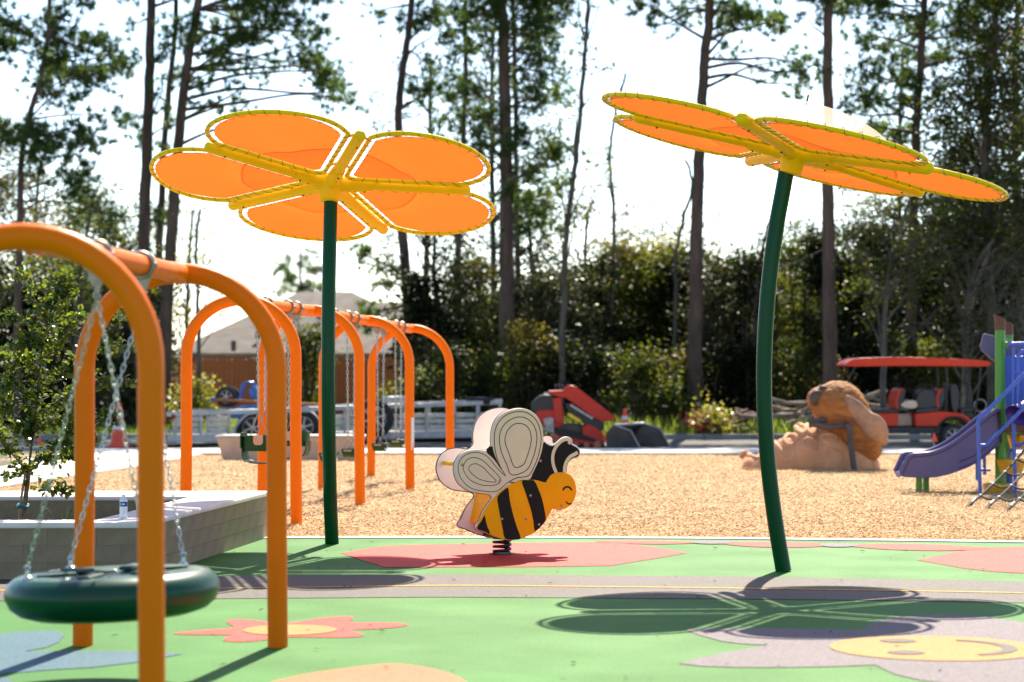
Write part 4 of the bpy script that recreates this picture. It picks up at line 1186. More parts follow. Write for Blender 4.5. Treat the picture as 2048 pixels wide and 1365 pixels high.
scu, L, s = sider('bee_sculpture', 'carved brown bee climbing on a tan honeycomb rock', 'sculpture', 1640, 39.9)
ell = []
for px, py, rx, ry, rz in ((1508, 942, 26, 46, 30), (1545, 945, 40, 60, 50), (1580, 944, 50, 70, 72), (1615, 944, 56, 78, 92), (1655, 944, 56, 84, 98), (1700, 946, 48, 76, 74), (1735, 948, 26, 60, 46)):
    ell.append((L(px, py), (rx / s, ry / s, rz / s)))
mo_ = MB()
for c, r_ in ell: mo_.ball(c, r_, 28, 18)
remesh(mo_, 'rock', M['rock'], scu, 0.035, 8, (0.25, 0.05))
def front(x, z):
    best = 0.3
    for c, r_ in ell:
        k = 1 - ((x - c.x) / r_[0]) ** 2 - ((z - c.z) / r_[1 + 1]) ** 2
        if k > 0: best = min(best, c.y - r_[1] * math.sqrt(k))
    return best
def on_rock(pts, n_=5, closed=True, lift=0.0):
    out = []
    for q_ in catmull([tuple(L(*p)) for p in pts], n_, closed):
        out.append(Vector((q_[0], front(q_[0], q_[2]) - lift, q_[2])))
    return out
rid = [([(1567, 880), (1575, 873), (1588, 872), (1590, 880), (1580, 890), (1570, 889)], True), ([(1602, 885), (1606, 879), (1618, 879), (1626, 886), (1624, 893), (1606, 893)], True),
       ([(1612, 858), (1622, 852), (1632, 858), (1628, 868), (1616, 868)], True), ([(1640, 872), (1650, 868), (1665, 874), (1664, 884), (1650, 885), (1641, 880)], True),
       ([(1648, 896), (1662, 900), (1670, 912), (1664, 924), (1654, 920), (1648, 906)], True), ([(1594, 862), (1602, 852), (1610, 856), (1604, 868)], True),
       ([(1548, 884), (1556, 898), (1562, 912), (1570, 920), (1578, 914), (1584, 898), (1592, 892), (1606, 898), (1620, 897), (1634, 892), (1642, 906), (1650, 926), (1662, 934)], False),
       ([(1485, 918), (1494, 908), (1504, 914), (1514, 918), (1528, 910), (1540, 900)], False), ([(1700, 912), (1712, 922), (1722, 914)], False), ([(1738, 910), (1744, 920), (1738, 930)], False)]
for pts, cl in rid:
    pth = on_rock(pts, 6, cl, -0.050)
    MB().tube(pth, 0.048, 10, closed=cl).build('honeycomb_ridge', M['rock_rim'], scu)
dy0 = -0.25
bd = MB()
bd.ball(L(1672, 812, dy0), (0.44, 0.42, 0.42), 28, 18)
bd.ball(L(1688, 826, dy0), (0.38, 0.40, 0.42), 28, 18)
rotb = Matrix.Rotation(R(62), 3, 'Y')
bd.ball(L(1712, 862, dy0 - 0.02), (0.56, 0.36, 0.32), 28, 18, rotb)
bd.ball(L(1724, 893, dy0 - 0.02), (0.32, 0.22, 0.18), 24, 14, Matrix.Rotation(R(78), 3, 'Y'))
bd.ball(L(1728, 912, dy0), (0.18, 0.12, 0.10), 16, 10, Matrix.Rotation(R(85), 3, 'Y'))
remesh(bd, 'body', M['bee_rock'], scu, 0.03, 5, (0.10, 0.045))
hd = MB().ball(L(1636, 798, dy0 - 0.02), (0.22, 0.25, 0.20), 24, 16).ball(L(1625, 810, dy0 - 0.02), (0.11, 0.14, 0.10), 18, 12)
remesh(hd, 'head', M['bee_rock'], scu, 0.022, 4, (0.1, 0.02))
for e in (-1, 1):
    MB().ball(L(1625, 795, dy0 - 0.02 + e * 0.185), (0.105, 0.07, 0.135), 20, 14, Matrix.Rotation(R(20), 3, 'Y')).build('eye', M['bee_dark'], scu)
    MB().tube([L(1630, 780, dy0 + e * 0.12), L(1638, 774, dy0 + e * 0.15), L(1648, 776, dy0 + e * 0.17), L(1655, 788, dy0 + e * 0.18)], [0.02, 0.032, 0.03, 0.02], 10).build('feeler', M['bee_dark'], scu)
    rw = Matrix.Rotation(R(50), 3, 'Y')
    wg = MB().ball(L(1719, 838, dy0 + e * 0.38), (0.52, 0.075, 0.15), 28, 14, rw).ball(L(1737, 853, dy0 + e * 0.40), (0.28, 0.08, 0.20), 24, 14, rw)
    remesh(wg, 'wing', M['bee_wing'], scu, 0.025, 5, (0.2, 0.02))
wg = MB().ball(L(1737, 838, dy0 + 0.1), (0.48, 0.16, 0.10), 28, 14, Matrix.Rotation(R(52), 3, 'Y')).ball(L(1757, 868, dy0 + 0.1), (0.22, 0.18, 0.08), 24, 14, Matrix.Rotation(R(60), 3, 'Y'))
remesh(wg, 'wing', M['bee_wing'], scu, 0.025, 5, (0.2, 0.02))
for pts in ([(1680, 846), (1686, 858), (1689, 890), (1696, 942)],):
    MB().tube(catmull([tuple(L(x, y, -0.78 - 0.0 * i)) for i, (x, y) in enumerate(pts)], 5, False), [0.055] * 10 + [0.05] * 6, 12).build('leg', M['bee_dark'], scu)
MB().tube(catmull([tuple(L(x, y, d_)) for x, y, d_ in ((1686, 846, -0.7), (1668, 850, -0.74), (1645, 852, -0.70), (1622, 847, -0.62), (1610, 848, -0.58))], 5, False), 0.05, 12).build('leg', M['bee_dark'], scu)
MB().tube(catmull([tuple(L(x, y, d_)) for x, y, d_ in ((1668, 838, -0.4), (1645, 838, -0.5), (1625, 842, -0.48), (1614, 848, -0.42))], 5, False), 0.045, 12).build('leg', M['bee_dark'], scu)

# ================================================================== play structure
ps, L, s = sider('play_structure', 'blue and green climbing structure with a periwinkle slide at the right edge', 'play structure', 2000, 33.0)
def post(px, ptop, dy, cap_flip=1):
    x0 = L(px, 900, dy)
    MB().tube([Vector((x0.x, dy, -0.05)), L(px, ptop + 32, dy)], 0.068, 20).build('post', M['play_green'], ps)
    c = L(px, ptop + 32, dy)
    mb = MB(); vv = []
    n_ = 20
    for z, rr_ in ((0.0, 0.071), (0.10, 0.073)):
        for k in range(n_):
            a = 2 * math.pi * k / n_
            vv.append(c + Vector((rr_ * math.cos(a), rr_ * math.sin(a), z)))
    for k in range(n_):
        a = 2 * math.pi * k / n_
        vv.append(c + Vector((0.082 * math.cos(a) - 0.01, 0.082 * math.sin(a), 0.185 - 0.035 * math.cos(a) * cap_flip)))
    ff = [(r2 * n_ + k, r2 * n_ + (k + 1) % n_, (r2 + 1) * n_ + (k + 1) % n_, (r2 + 1) * n_ + k) for r2 in range(2) for k in range(n_)] + [tuple(range(2 * n_, 3 * n_))]
    mb.add(vv, ff).build('post_cap', M['play_brown'], ps)
post(2000, 629, 0.0)
post(2043, 637, 0.9)
post(2140, 629, 0.0); post(2160, 637, 0.9)
# slide
c5 = lambda x, y: (1780 + x / 3.25, 620 + y / 3.25)
rimp = [c5(*p) for p in ((52, 1050), (66, 1020), (85, 980), (100, 950), (135, 933), (190, 930), (250, 922), (310, 902), (370, 872), (430, 832), (500, 778), (570, 722), (630, 672), (682, 640))]
botp = [c5(*p) for p in ((692, 800), (692, 862), (650, 905), (600, 948), (540, 990), (480, 1022), (420, 1045), (350, 1068), (280, 1082), (200, 1088), (120, 1084), (60, 1078), (46, 1068))]
rim3 = catmull(rimp, 4, False); bot3 = catmull(botp, 4, False)
prof2 = [tuple(p) for p in rim3] + [tuple(p) for p in bot3]
sl = MB()
for d0 in (-0.26, 0.22):
    sl.prism(prof2, d0, d0 + 0.04, lambda a, b, d: L(a, b, d))
slo = sl.build('slide', M['slide'], ps, smooth=False, bevel=0.012)
rmb = MB()
for d0 in (-0.25, 0.25): rmb.tube([L(p[0], p[1] + 2, d0) for p in rim3], 0.034, 12)
rmb.build('slide_rim', M['slide'], slo)
bedp = [(rimp[i][0] + (2 if i > 3 else 0), rimp[i][1] + 34 if i > 3 else rimp[i][1] + 12) for i in range(len(rimp))]
bd3 = catmull(bedp, 4, False)
bm_ = MB(); vv = []
for p in bd3:
    for dd, zz in ((-0.24, 0.06), (-0.15, 0.0), (0.15, 0.0), (0.24, 0.06)): vv.append(L(p[0], p[1], dd) + Vector((0, 0, zz)))
bm_.add(vv, [(4 * i + k, 4 * i + k + 1, 4 * i + 5 + k, 4 * i + 4 + k) for i in range(len(bd3) - 1) for k in range(3)])
bm_.build('slide_bed', M['slide'], slo)
gro = MB()
for off_ in (0, 13): gro.tube([L(p[0] - 1, p[1] - 16 + off_, -0.266) for p in [c5(*q_) for q_ in ((690, 862), (600, 945), (520, 1000), (430, 1035))]], 0.008, 6)
gro.build('slide_groove', M['horn'], slo)
lipm = MB()
lipm.prism([tuple(p) for p in catmull([c5(*q_) for q_ in ((46, 1066), (60, 1050), (110, 1052), (200, 1058), (200, 1070), (110, 1080), (60, 1078))], 3)], -0.22, 0.22, lambda a, b, d: L(a, b, d))
lipm.build('slide_lip', M['slide'], slo, smooth=False, bevel=0.01)
for px, dy in ((1835, -0.12), (1855, 0.12)):
    a = L(px, 951, dy); MB().tube([Vector((a.x, dy, -0.05)), a], 0.045, 14).build('slide_foot', M['play_green'], slo)
MB().prism([tuple(c5(*q_)) for q_ in ((690, 640), (668, 660), (690, 860), (700, 860))], -0.3, 0.3, lambda a, b, d: L(a, b, d)).build('slide_entry', M['black_plastic'], slo, smooth=False)
def rail(pts, r_, dy, name='handrail', m='play_blue'):
    return MB().tube([L(*c5(*p), dy) for p in pts], r_, 12).build(name, M[m], ps)
def bend(pts, k=0.18):
    out = [pts[0]]
    for i in range(1, len(pts) - 1):
        a, b, c = (Vector(pts[i - 1]), Vector(pts[i]), Vector(pts[i + 1]))
        p0, p2 = b + (a - b) * min(k, 14 / max((a - b).length, 1)), b + (c - b) * min(k, 14 / max((c - b).length, 1))
        for t_ in (0, 0.33, 0.66, 1): out.append(tuple(p0 * (1 - t_) ** 2 + b * 2 * t_ * (1 - t_) + p2 * t_ ** 2))
    return out + [pts[-1]]
rail(bend([(502, 1245), (492, 1000), (486, 705), (780, 412), (832, 410)]), 0.026, -0.95)
rail(bend([(495, 865), (535, 866), (718, 685), (790, 610)]), 0.024, -0.95)
rail(bend([(764, 1230), (756, 1000), (748, 705), (900, 560)]), 0.026, -0.55)
rail(bend([(765, 872), (800, 870), (900, 770)]), 0.024, -0.55)
rail([(612, 1120), (612, 945)], 0.024, 0.5); rail([(690, 1090), (684, 890)], 0.024, 0.8); rail([(612, 1052), (700, 1052)], 0.02, 0.5)
rail(bend([(812, 970), (818, 930), (850, 905), (900, 900)]), 0.022, 0.4)
rail(bend([(760, 232), (760, 225), (850, 222), (890, 250), (890, 700)]), 0.03, -0.3, 'guard_rail')
rail(bend([(803, 720), (803, 300), (830, 268), (900, 268)]), 0.026, -0.3, 'guard_rail')
for x in (775, 845, 905, 960): rail([(x, 240), (x, 730)], 0.02, -0.28, 'guard_bar')
rail(bend([(800, 660), (850, 675), (900, 665)]), 0.02, -0.34, 'guard_rail'); rail(bend([(790, 712), (850, 718), (900, 700)]), 0.022, -0.36, 'guard_rail'); rail([(735, 408), (832, 408)], 0.018, -0.6, 'guard_rail')
MB().box(L(*c5(742, 228), -0.02), (0.075, 0.15, 0.085)).build('rail_clamp', M['play_green'], ps, smooth=False, bevel=0.01)
# panels
MB().prism([c5(*q_) for q_ in ((760, 300), (1200, 300), (1200, 752), (770, 752), (760, 560))], 0.12, 0.16, lambda a, b, d: L(a, b, d)).build('side_panel', M['play_blue'], ps, smooth=False, bevel=0.01)
MB().prism([c5(*q_) for q_ in ((634, 158), (645, 152), (690, 165), (900, 222), (900, 400), (790, 385), (690, 322), (622, 262), (615, 238))], 0.30, 0.36, lambda a, b, d: L(a, b, d)).build('slide_hood', M['slide'], ps, smooth=False, bevel=0.02)
MB().box(L(*c5(960, 768), 0.35), (1.25, 1.2, 0.10)).build('deck', M['play_brown'], ps, smooth=False, bevel=0.01)
def pod(x0, x1, y0, y1, dy):
    a, b = L(*c5(x0, y0), dy), L(*c5(x1, y1), dy)
    mb = MB(); w = abs(b.x - a.x); h_ = abs(a.z - b.z)
    vv = []
    for zz, k in ((0, 0.78), (h_ * 0.72, 0.97), (h_ * 0.75, 1.0), (h_, 1.0)):
        for q_ in np.linspace(0, 2 * math.pi, 9)[:-1]:
            vv.append(Vector(((a.x + b.x) / 2 + math.cos(q_ + 0.39) * w * 0.54 * k, dy + math.sin(q_ + 0.39) * 0.26 * k, b.z + zz)))
    ff = [(r2 * 8 + k, r2 * 8 + (k + 1) % 8, (r2 + 1) * 8 + (k + 1) % 8, (r2 + 1) * 8 + k) for r2 in range(3) for k in range(8)] + [tuple(range(7, -1, -1)), tuple(range(24, 32))]
    mb.add(vv, ff).build('step_pod', M['play_yellow'], ps, smooth=False, bevel=0.012)
pod(592, 756, 1124, 1212, -0.2); pod(690, 872, 970, 1060, 0.0); pod(790, 960, 814, 905, 0.2)
MB().tube([L(*c5(785, 1060), 0.1), Vector((L(*c5(785, 1060)).x, 0.1, -0.05))], 0.05, 14).build('pod_post', M['play_blue'], ps)
# speaking horn
hp0, hp1 = L(*c5(742, 678), -0.75), L(*c5(845, 582), -0.55)
dv = (hp1 - hp0); q4 = dv.to_track_quat('Z', 'Y').to_matrix().to_4x4()
ll = dv.length
MB().lathe([(0.155, 0.0), (0.165, 0.006), (0.15, 0.03), (0.105, 0.11), (0.062, 0.22), (0.04, ll), (0.03, ll), (0.05, 0.22), (0.09, 0.11), (0.135, 0.03), (0.150, 0.008)], 28, Matrix.Translation(hp0) @ q4, cap=False).build('speaking_horn', M['horn'], ps)
MB().tube([hp1 - dv * 0.05, hp1 + dv * 0.4, hp1 + dv * 0.8 + Vector((0.1, 0.2, 0))], 0.04, 12).build('horn_pipe', M['play_green'], ps)
# climbing net
roots = [(505, 1282), (625, 1294), (758, 1308)]
def gpt(x, y): return G(*c5(x, y)) - ps.location
R0 = [gpt(*r_) for r_ in roots]
tops = [L(*c5(905, 790), -0.6), L(*c5(1020, 800), -0.6), L(*c5(1150, 800), -0.6)]
ropes = []
for a, b in zip(R0, tops):
    pts = [a.lerp(b, t_) + Vector((0, 0, -0.05 * math.sin(math.pi * t_))) for t_ in np.linspace(0, 1, 13)]
    ropes.append(pts)
    MB().tube(pts, 0.0155, 8).build('net_rope', M['rope'], ps)
    MB().tube([a + Vector((-0.03, -0.03, -0.02)), a, a.lerp(b, 0.05)], 0.026, 8).build('net_anchor', M['rope'], ps)
    MB().tube([a.lerp(b, 0.055), a.lerp(b, 0.10)], 0.02, 10).build('anchor_sleeve', M['node'], ps)
for k in (2, 4, 6, 8, 10):
    row = [r_[k] for r_ in ropes] + [ropes[-1][k] + (ropes[-1][k] - ropes[-2][k])]
    mb = MB()
    for i in range(3):
        mb.tube([row[i].lerp(row[i + 1], t_) + Vector((0, 0, -0.035 * math.sin(math.pi * t_))) for t_ in np.linspace(0, 1, 7)], 0.013, 7)
    mb.build('net_rope', M['rope'], ps)
    for i in range(3): MB().ball(row[i], (0.034, 0.024, 0.02), 12, 8).build('rope_clamp', M['node'], ps)

# ================================================================== golf cart
gc, L, s = sider('golf_cart', 'red six seat golf cart with a long red roof parked by the woods', 'golf cart', 1850, 49.7, z=-0.035)
ry = 1.2
def pr(pts, d0, d1, name, m, bevel=0.02, par=None, smooth=False):
    return MB().prism([tuple(p) for p in pts], d0, d1, lambda a, b, d: L(a, b, d)).build(name, M[m], par or gc, smooth=smooth, bevel=bevel)
pr(catmull([(1690, 732), (1697, 724), (1715, 717.5), (1750, 715.5), (1820, 714.5), (1890, 717), (1950, 720), (1972, 722.5), (1979, 727), (1977, 731.5), (1960, 733.5), (1880, 732.5), (1780, 732.5), (1715, 733.5)], 3), -0.08, ry + 0.08, 'roof', 'cart_red', 0.03)
for pts in ([(1712, 732), (1700, 755), (1686, 790), (1680, 820)], [(1893, 732), (1895, 770), (1893, 830)], [(1962, 732), (1958, 780), (1950, 832)]):
    for dd in (0.06, ry - 0.06): MB().tube([L(x, y, dd) for x, y in pts], 0.021, 10).build('roof_post', M['black_plastic'], gc)
pr([(1668, 850), (1672, 830), (1690, 822), (1715, 822), (1722, 838), (1728, 853), (1722, 858), (1672, 858)], 0.08, ry - 0.08, 'front_cowl', 'cart_red', 0.03)
pr([(1757, 827), (1797, 826.5), (1796, 853), (1760, 853.5)], 0.0, ry, 'front_seat_pod', 'cart_red', 0.02)
pr([(1831, 828), (1850, 826), (1872, 823.5), (1888, 823), (1915, 826), (1934, 833), (1946, 846), (1946, 852), (1938, 852), (1934, 842), (1922, 835), (1908, 833), (1893, 836), (1884, 845), (1880, 853.5), (1832, 853.5)], 0.0, ry, 'rear_body', 'cart_red', 0.02)
pr([(1757, 827), (1759, 820), (1797, 819), (1798, 826)], 0.03, ry - 0.03, 'front_seat_base', 'seat_black', 0.02)
pr([(1832, 827.5), (1834, 818), (1878, 815), (1880, 823)], 0.03, ry - 0.03, 'rear_seat_base', 'seat_black', 0.02)
pr([(1700, 854.5), (1885, 854.5), (1880, 868), (1712, 868)], 0.04, ry - 0.04, 'chassis', 'black_plastic', 0.01)
pr([(1793, 853), (1796, 830), (1828, 830), (1830, 853)], 0.35, ry, 'sunlit_foot_well', 'seat_tan', 0.01)  # tan colour stands in for the sunlit patch in the foot well
for pts, nm, m_ in (([(1795, 818), (1794, 800), (1800, 782), (1807, 777), (1812, 780), (1811, 795), (1803, 819)], 'seat_back', 'seat_black'),
                    ([(1877, 817), (1875, 795), (1881, 780), (1888, 777), (1893, 780), (1892, 798), (1884, 818)], 'seat_back', 'seat_black'),
                    ([(1908, 823), (1903, 790), (1906, 770), (1914, 770), (1920, 790), (1917, 823)], 'seat_back', 'seat_black')):
    so = pr(catmull(pts, 3), 0.1, ry - 0.1, nm, m_, 0.02)
    if pts[0][0] < 1900:
        e = [(p[0] - 1.5, p[1]) for p in pts[:4]] + [(p[0] + 2.5, p[1] + 1) for p in pts[:4]][::-1]
        pr(e, 0.08, ry - 0.08, 'seat_shell', 'cart_red', 0.01, so)
pr(catmull([(1803, 812), (1812, 803), (1832, 802), (1835, 815), (1820, 818)], 3), 0.05, 0.7, 'seat_cushion', 'seat_tan', 0.02)
pr(catmull([(1836, 818), (1835, 795), (1842, 782), (1858, 778), (1870, 781), (1875, 795), (1874, 817)], 3), 0.1, 0.62, 'cargo_bag', 'seat_black', 0.03)
MB().tube(catmull([tuple(L(*p, 0.3)) for p in ((1834, 795), (1836, 778), (1848, 769), (1862, 769), (1872, 778), (1874, 792))], 4, False), 0.015, 8).build('grab_rail', M['black_plastic'], gc)
MB().tube([L(1730, 797, 0.35) + Matrix.Rotation(R(35), 3, 'Y') @ Vector((0.0, 0.18 * math.cos(a), 0.18 * math.sin(a))) for a in np.linspace(0, 6.28, 21)[:-1]], 0.014, 8, closed=True).build('steering_wheel', M['black_plastic'], gc)
MB().tube([L(1730, 797, 0.35), L(1712, 826, 0.35)], 0.018, 8).build('steering_column', M['black_plastic'], gc)
def wheel(c, r_, w, parent, name='wheel', ax='Y', spokes=6):
    """tyre round a rim, axle along Y"""
    m4 = Matrix.Translation(c) @ Matrix.Rotation(R(90), 4, 'X')
    if ax == 'Z': m4 = Matrix.Translation(c)
    t_ = MB().lathe([(r_ * 0.62, -w / 2), (r_ * 0.93, -w / 2), (r_ * 0.99, -w * 0.36), (r_, 0), (r_ * 0.99, w * 0.36), (r_ * 0.93, w / 2), (r_ * 0.62, w / 2), (r_ * 0.58, 0), (r_ * 0.62, -w / 2)], 36, m4, cap=False).build(name, M['tyre'], parent)
    MB().lathe([(r_ * 0.60, w * 0.36), (r_ * 0.56, w * 0.05), (0.01, w * 0.02)], 30, m4, cap=False).build('dish', M['black_plastic'], t_)
    rm = MB().lathe([(r_ * 0.625, w * 0.42), (r_ * 0.58, w * 0.43), (r_ * 0.57, w * 0.3)], 30, m4, cap=False)
    for k in range(spokes):
        a = 2 * math.pi * k / spokes + 0.3
        rm.tube([m4 @ Vector((r_ * 0.1 * math.cos(a), r_ * 0.1 * math.sin(a), w * 0.40)), m4 @ Vector((r_ * 0.57 * math.cos(a), r_ * 0.57 * math.sin(a), w * 0.34))], r_ * 0.07, 6)
    rm.lathe([(r_ * 0.15, w * 0.3), (r_ * 0.15, w * 0.46), (r_ * 0.08, w * 0.5)], 14, m4)
    rm.build('rim', M['rim'], t_)
    return t_
for px in (1708, 1907):
    for dd in (0.06, ry - 0.08):
        c = L(px, 870.5, dd); c.z = 0.262
        wheel(c, 0.262, 0.19, gc)
    MB().tube([L(px + 33 * math.cos(a), 866 - 30 * math.sin(a), 0.02) for a in np.linspace(0.15, math.pi - 0.15, 15)], 0.038, 8).build('wheel_arch', M['black_plastic'], gc)
pr([(1934, 838), (1962, 838), (1968, 850), (1946, 856)], 0.1, ry - 0.1, 'rear_platform', 'black_plastic', 0.01)
pr([(1922, 818), (1954, 815), (1956, 823), (1924, 826)], 0.1, ry - 0.1, 'rear_facing_seat', 'seat_black', 0.02)
MB().tube([L(1964, 812, 0.2) + Vector((0.13 * math.cos(a), 0, 0.13 * math.sin(a))) for a in np.linspace(0, 6.28, 17)[:-1]], 0.012, 6, closed=True).build('rear_grab_loop', M['grey_plate'], gc)
# small marker flag by the curb
mf, Lf, s = sider('marker_flag', 'small orange triangular flag in front of the golf cart wheel', 'flag', 1868, 48.55, z=0.02)
MB().prism([(1863, 881), (1876, 885), (1870, 868), (1866, 868.5)], -0.004, 0.004, lambda a, b, d: Lf(a, b, d)).build('flag_cloth', M['cone'], mf, smooth=False)
MB().tube([Vector((-0.0, 0.012, -0.02)), Lf(1868, 866, 0.012)], 0.006, 6).build('flag_wire', M['galv'], mf)

# ================================================================== mini loader
sk, L, s = sider('mini_loader', 'red tracked mini loader with its bucket lowered, facing right', 'loader', 1160, 50.3, z=-0.035)
k7 = lambda x, y: (1000 + x / 4.267, 740 + y / 4.267)
def pk(pts, d0, d1, name, m, bevel=0.015, sm=0, par=None):
    q_ = [k7(*p) for p in pts]
    if sm: q_ = [tuple(p) for p in catmull(q_, sm)]
    return MB().prism(q_, d0, d1, lambda a, b, d: L(a, b, d)).build(name, M[m], par or sk, smooth=False, bevel=bevel)
for d0 in (0.0, 0.72):
    tr = pk([(400, 560), (440, 512), (520, 505), (640, 530), (780, 575), (870, 612), (895, 640), (880, 672), (820, 690), (560, 690), (440, 670), (398, 620)], d0, d0 + 0.22, 'track', 'tyre', 0.02, 3)
    for x, y, r_ in ((455, 580, 0.10), (560, 640, 0.06), (650, 642, 0.06), (740, 644, 0.06), (830, 640, 0.085)):
        MB().lathe([(0.02, -0.02), (r_, -0.02), (r_, 0.02), (r_ * 0.5, 0.03), (0.02, 0.035)], 18, Matrix.Translation(L(*k7(x, y), d0 - 0.002)) @ Matrix.Rotation(R(90), 4, 'X')).build('roller', M['rust_beam'], tr)
    pk([(480, 560), (560, 570), (800, 620), (800, 635), (560, 620), (480, 600)], d0 - 0.01, d0 + 0.23, 'track_frame', 'red_paint', 0.008, 0, tr)
pk([(268, 330), (275, 285), (318, 238), (380, 212), (452, 226), (470, 300), (470, 360), (330, 372), (280, 372)], 0.08, 0.86, 'engine_hood', 'black_plastic', 0.03, 2)
pk([(300, 372), (330, 345), (470, 340), (545, 352), (545, 470), (470, 500), (380, 500), (330, 440)], 0.05, 0.89, 'body', 'red_paint', 0.02)
pk([(452, 240), (528, 240), (540, 450), (470, 455)], 0.0, 0.06, 'side_panel', 'red_paint', 0.012)
pk([(470, 455), (700, 470), (900, 600), (860, 640), (640, 570), (470, 510)], 0.12, 0.82, 'main_frame', 'dark_steel', 0.01)
for d0 in (0.02, 0.80):
    pk([(415, 182), (545, 175), (560, 150), (600, 133), (645, 142), (985, 408), (985, 425), (960, 436), (880, 440), (825, 425), (560, 240), (500, 232), (425, 205)], d0, d0 + 0.12, 'lift_arm', 'red_paint', 0.012)
    pk([(560, 300), (600, 285), (820, 425), (885, 450), (895, 560), (850, 580), (740, 470), (600, 400)], d0 + 0.02, d0 + 0.10, 'lower_arm', 'black_plastic', 0.01)
    pk([(700, 495), (745, 465), (800, 480), (905, 560), (915, 590), (880, 640), (800, 600), (710, 560)], d0 - 0.01, d0 + 0.05, 'arm_link', 'red_paint', 0.01)
    MB().tube([L(*k7(600, 300), d0 - 0.01), L(*k7(790, 418), d0 - 0.01)], 0.025, 10).build('ram', M['alu'], sk)
pk([(552, 165), (600, 131), (648, 140), (988, 406), (985, 418), (590, 190)], 0.10, 0.84, 'arm_cross_plate', 'red_paint', 0.01)
pk([(572, 370), (600, 372), (692, 428), (695, 445), (660, 440), (578, 392)], -0.02, -0.005, 'warning_strip', 'label_yellow', 0.0)
pk([(865, 520), (895, 512), (920, 540), (915, 565), (880, 560)], -0.02, 0.0, 'latch_tag', 'label_yellow', 0.0)
pk([(880, 562), (905, 566), (905, 625), (885, 618)], -0.02, 0.0, 'latch_tag', 'cone', 0.0)
pk([(920, 590), (950, 590), (945, 640), (922, 645)], -0.02, 0.0, 'latch_tag', 'label_yellow', 0.0)
pk([(368, 420), (410, 405), (458, 412), (460, 540), (400, 530)], -0.03, 0.0, 'weight_plate', 'grey_plate', 0.008)
ct = MB()
for i, x in enumerate((470, 500, 530, 575)):
    ct.tube([L(*k7(x, 190), 0.2 + 0.15 * i), L(*k7(x + 6, 140), 0.2 + 0.15 * i)], 0.012, 8); ct.ball(L(*k7(x + 6, 136), 0.2 + 0.15 * i), 0.022, 8, 6)
ct.build('control_levers', M['black_plastic'], sk)
MB().tube([L(*k7(395, 210), 0.3), L(*k7(395, 196), 0.3)], 0.05, 12).build('filler_cap', M['cone_white'], sk)
# bucket: two side plates, curved back, lip
bw = Vector((0.66, 0.75, 0.02))
bs = [k7(*p) for p in ((905, 535), (970, 470), (1112, 522), (1190, 668), (1180, 690), (960, 690), (905, 660))]
for kk in (0, 1):
    MB().prism(bs, 0, 0.02, lambda a, b, d, kk=kk: L(a, b, -0.05) + bw * kk + Vector((d, d, 0))).build('bucket_side', M['dark_steel'], sk, smooth=False, bevel=0.006)
prf = [L(*k7(*p), -0.05) for p in ((972, 472), (935, 510), (907, 560), (905, 640), (930, 684), (1000, 690), (1180, 690))]
vv = []
for p_ in prf: vv += [p_ + bw * 0.02, p_ + bw * 0.98]
bk = MB().add(vv, [(2 * i, 2 * i + 1, 2 * i + 3, 2 * i + 2) for i in range(len(prf) - 1)]).build('bucket_shell', M['dark_steel'], sk)
sd_ = bk.modifiers.new('solid', 'SOLIDIFY'); sd_.thickness = 0.02
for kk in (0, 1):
    MB().tube([L(*k7(*p), -0.05) + bw * kk + Vector((0.01, -0.005, 0)) for p in ((968, 470), (1112, 521), (1192, 672))], 0.016, 6).build('lit_bucket_edge', M['grey_plate'], sk)  # pale tubes added to draw the plate edges as sunlit
MB().tube([prf[0] + bw * 0.01, prf[0] + bw * 0.99], 0.028, 8).build('bucket_rim', M['alu'], sk)

# ================================================================== traffic cones
def cone(label, px, Y, h_, tilt=0, z=-0.035):
    s = FP / Y
    r_ = thing('traffic_cone', label, 'traffic cone', ((px - 1024) / s, Y, z), 0, 'traffic cones')
    MB().box((0, 0, 0.015), (h_ * 0.52, h_ * 0.52, 0.03)).build('base', M['cone'], r_, smooth=False, bevel=0.01)
    rr_ = lambda t_: h_ * (0.20 - 0.155 * t_)
    MB().lathe([(rr_(t_), 0.03 + (h_ - 0.03) * t_) for t_ in (0, 0.25, 0.5, 0.75, 0.97)] + [(h_ * 0.03, h_)], 24).build('body', M['cone'], r_)
    for a, b in ((0.38, 0.56), (0.66, 0.78)):
        MB().lathe([(rr_(a) + 0.004, 0.03 + (h_ - 0.03) * a), (rr_(b) + 0.004, 0.03 + (h_ - 0.03) * b)], 24, cap=False).build('band', M['cone_white'], r_)
    return r_
cone('orange traffic cone with pale bands standing behind the loader bucket', 1250, 53.5, 0.75)
cone('tall orange traffic cone beside the trailer ramp at the left', 238, 50.5, 0.95)

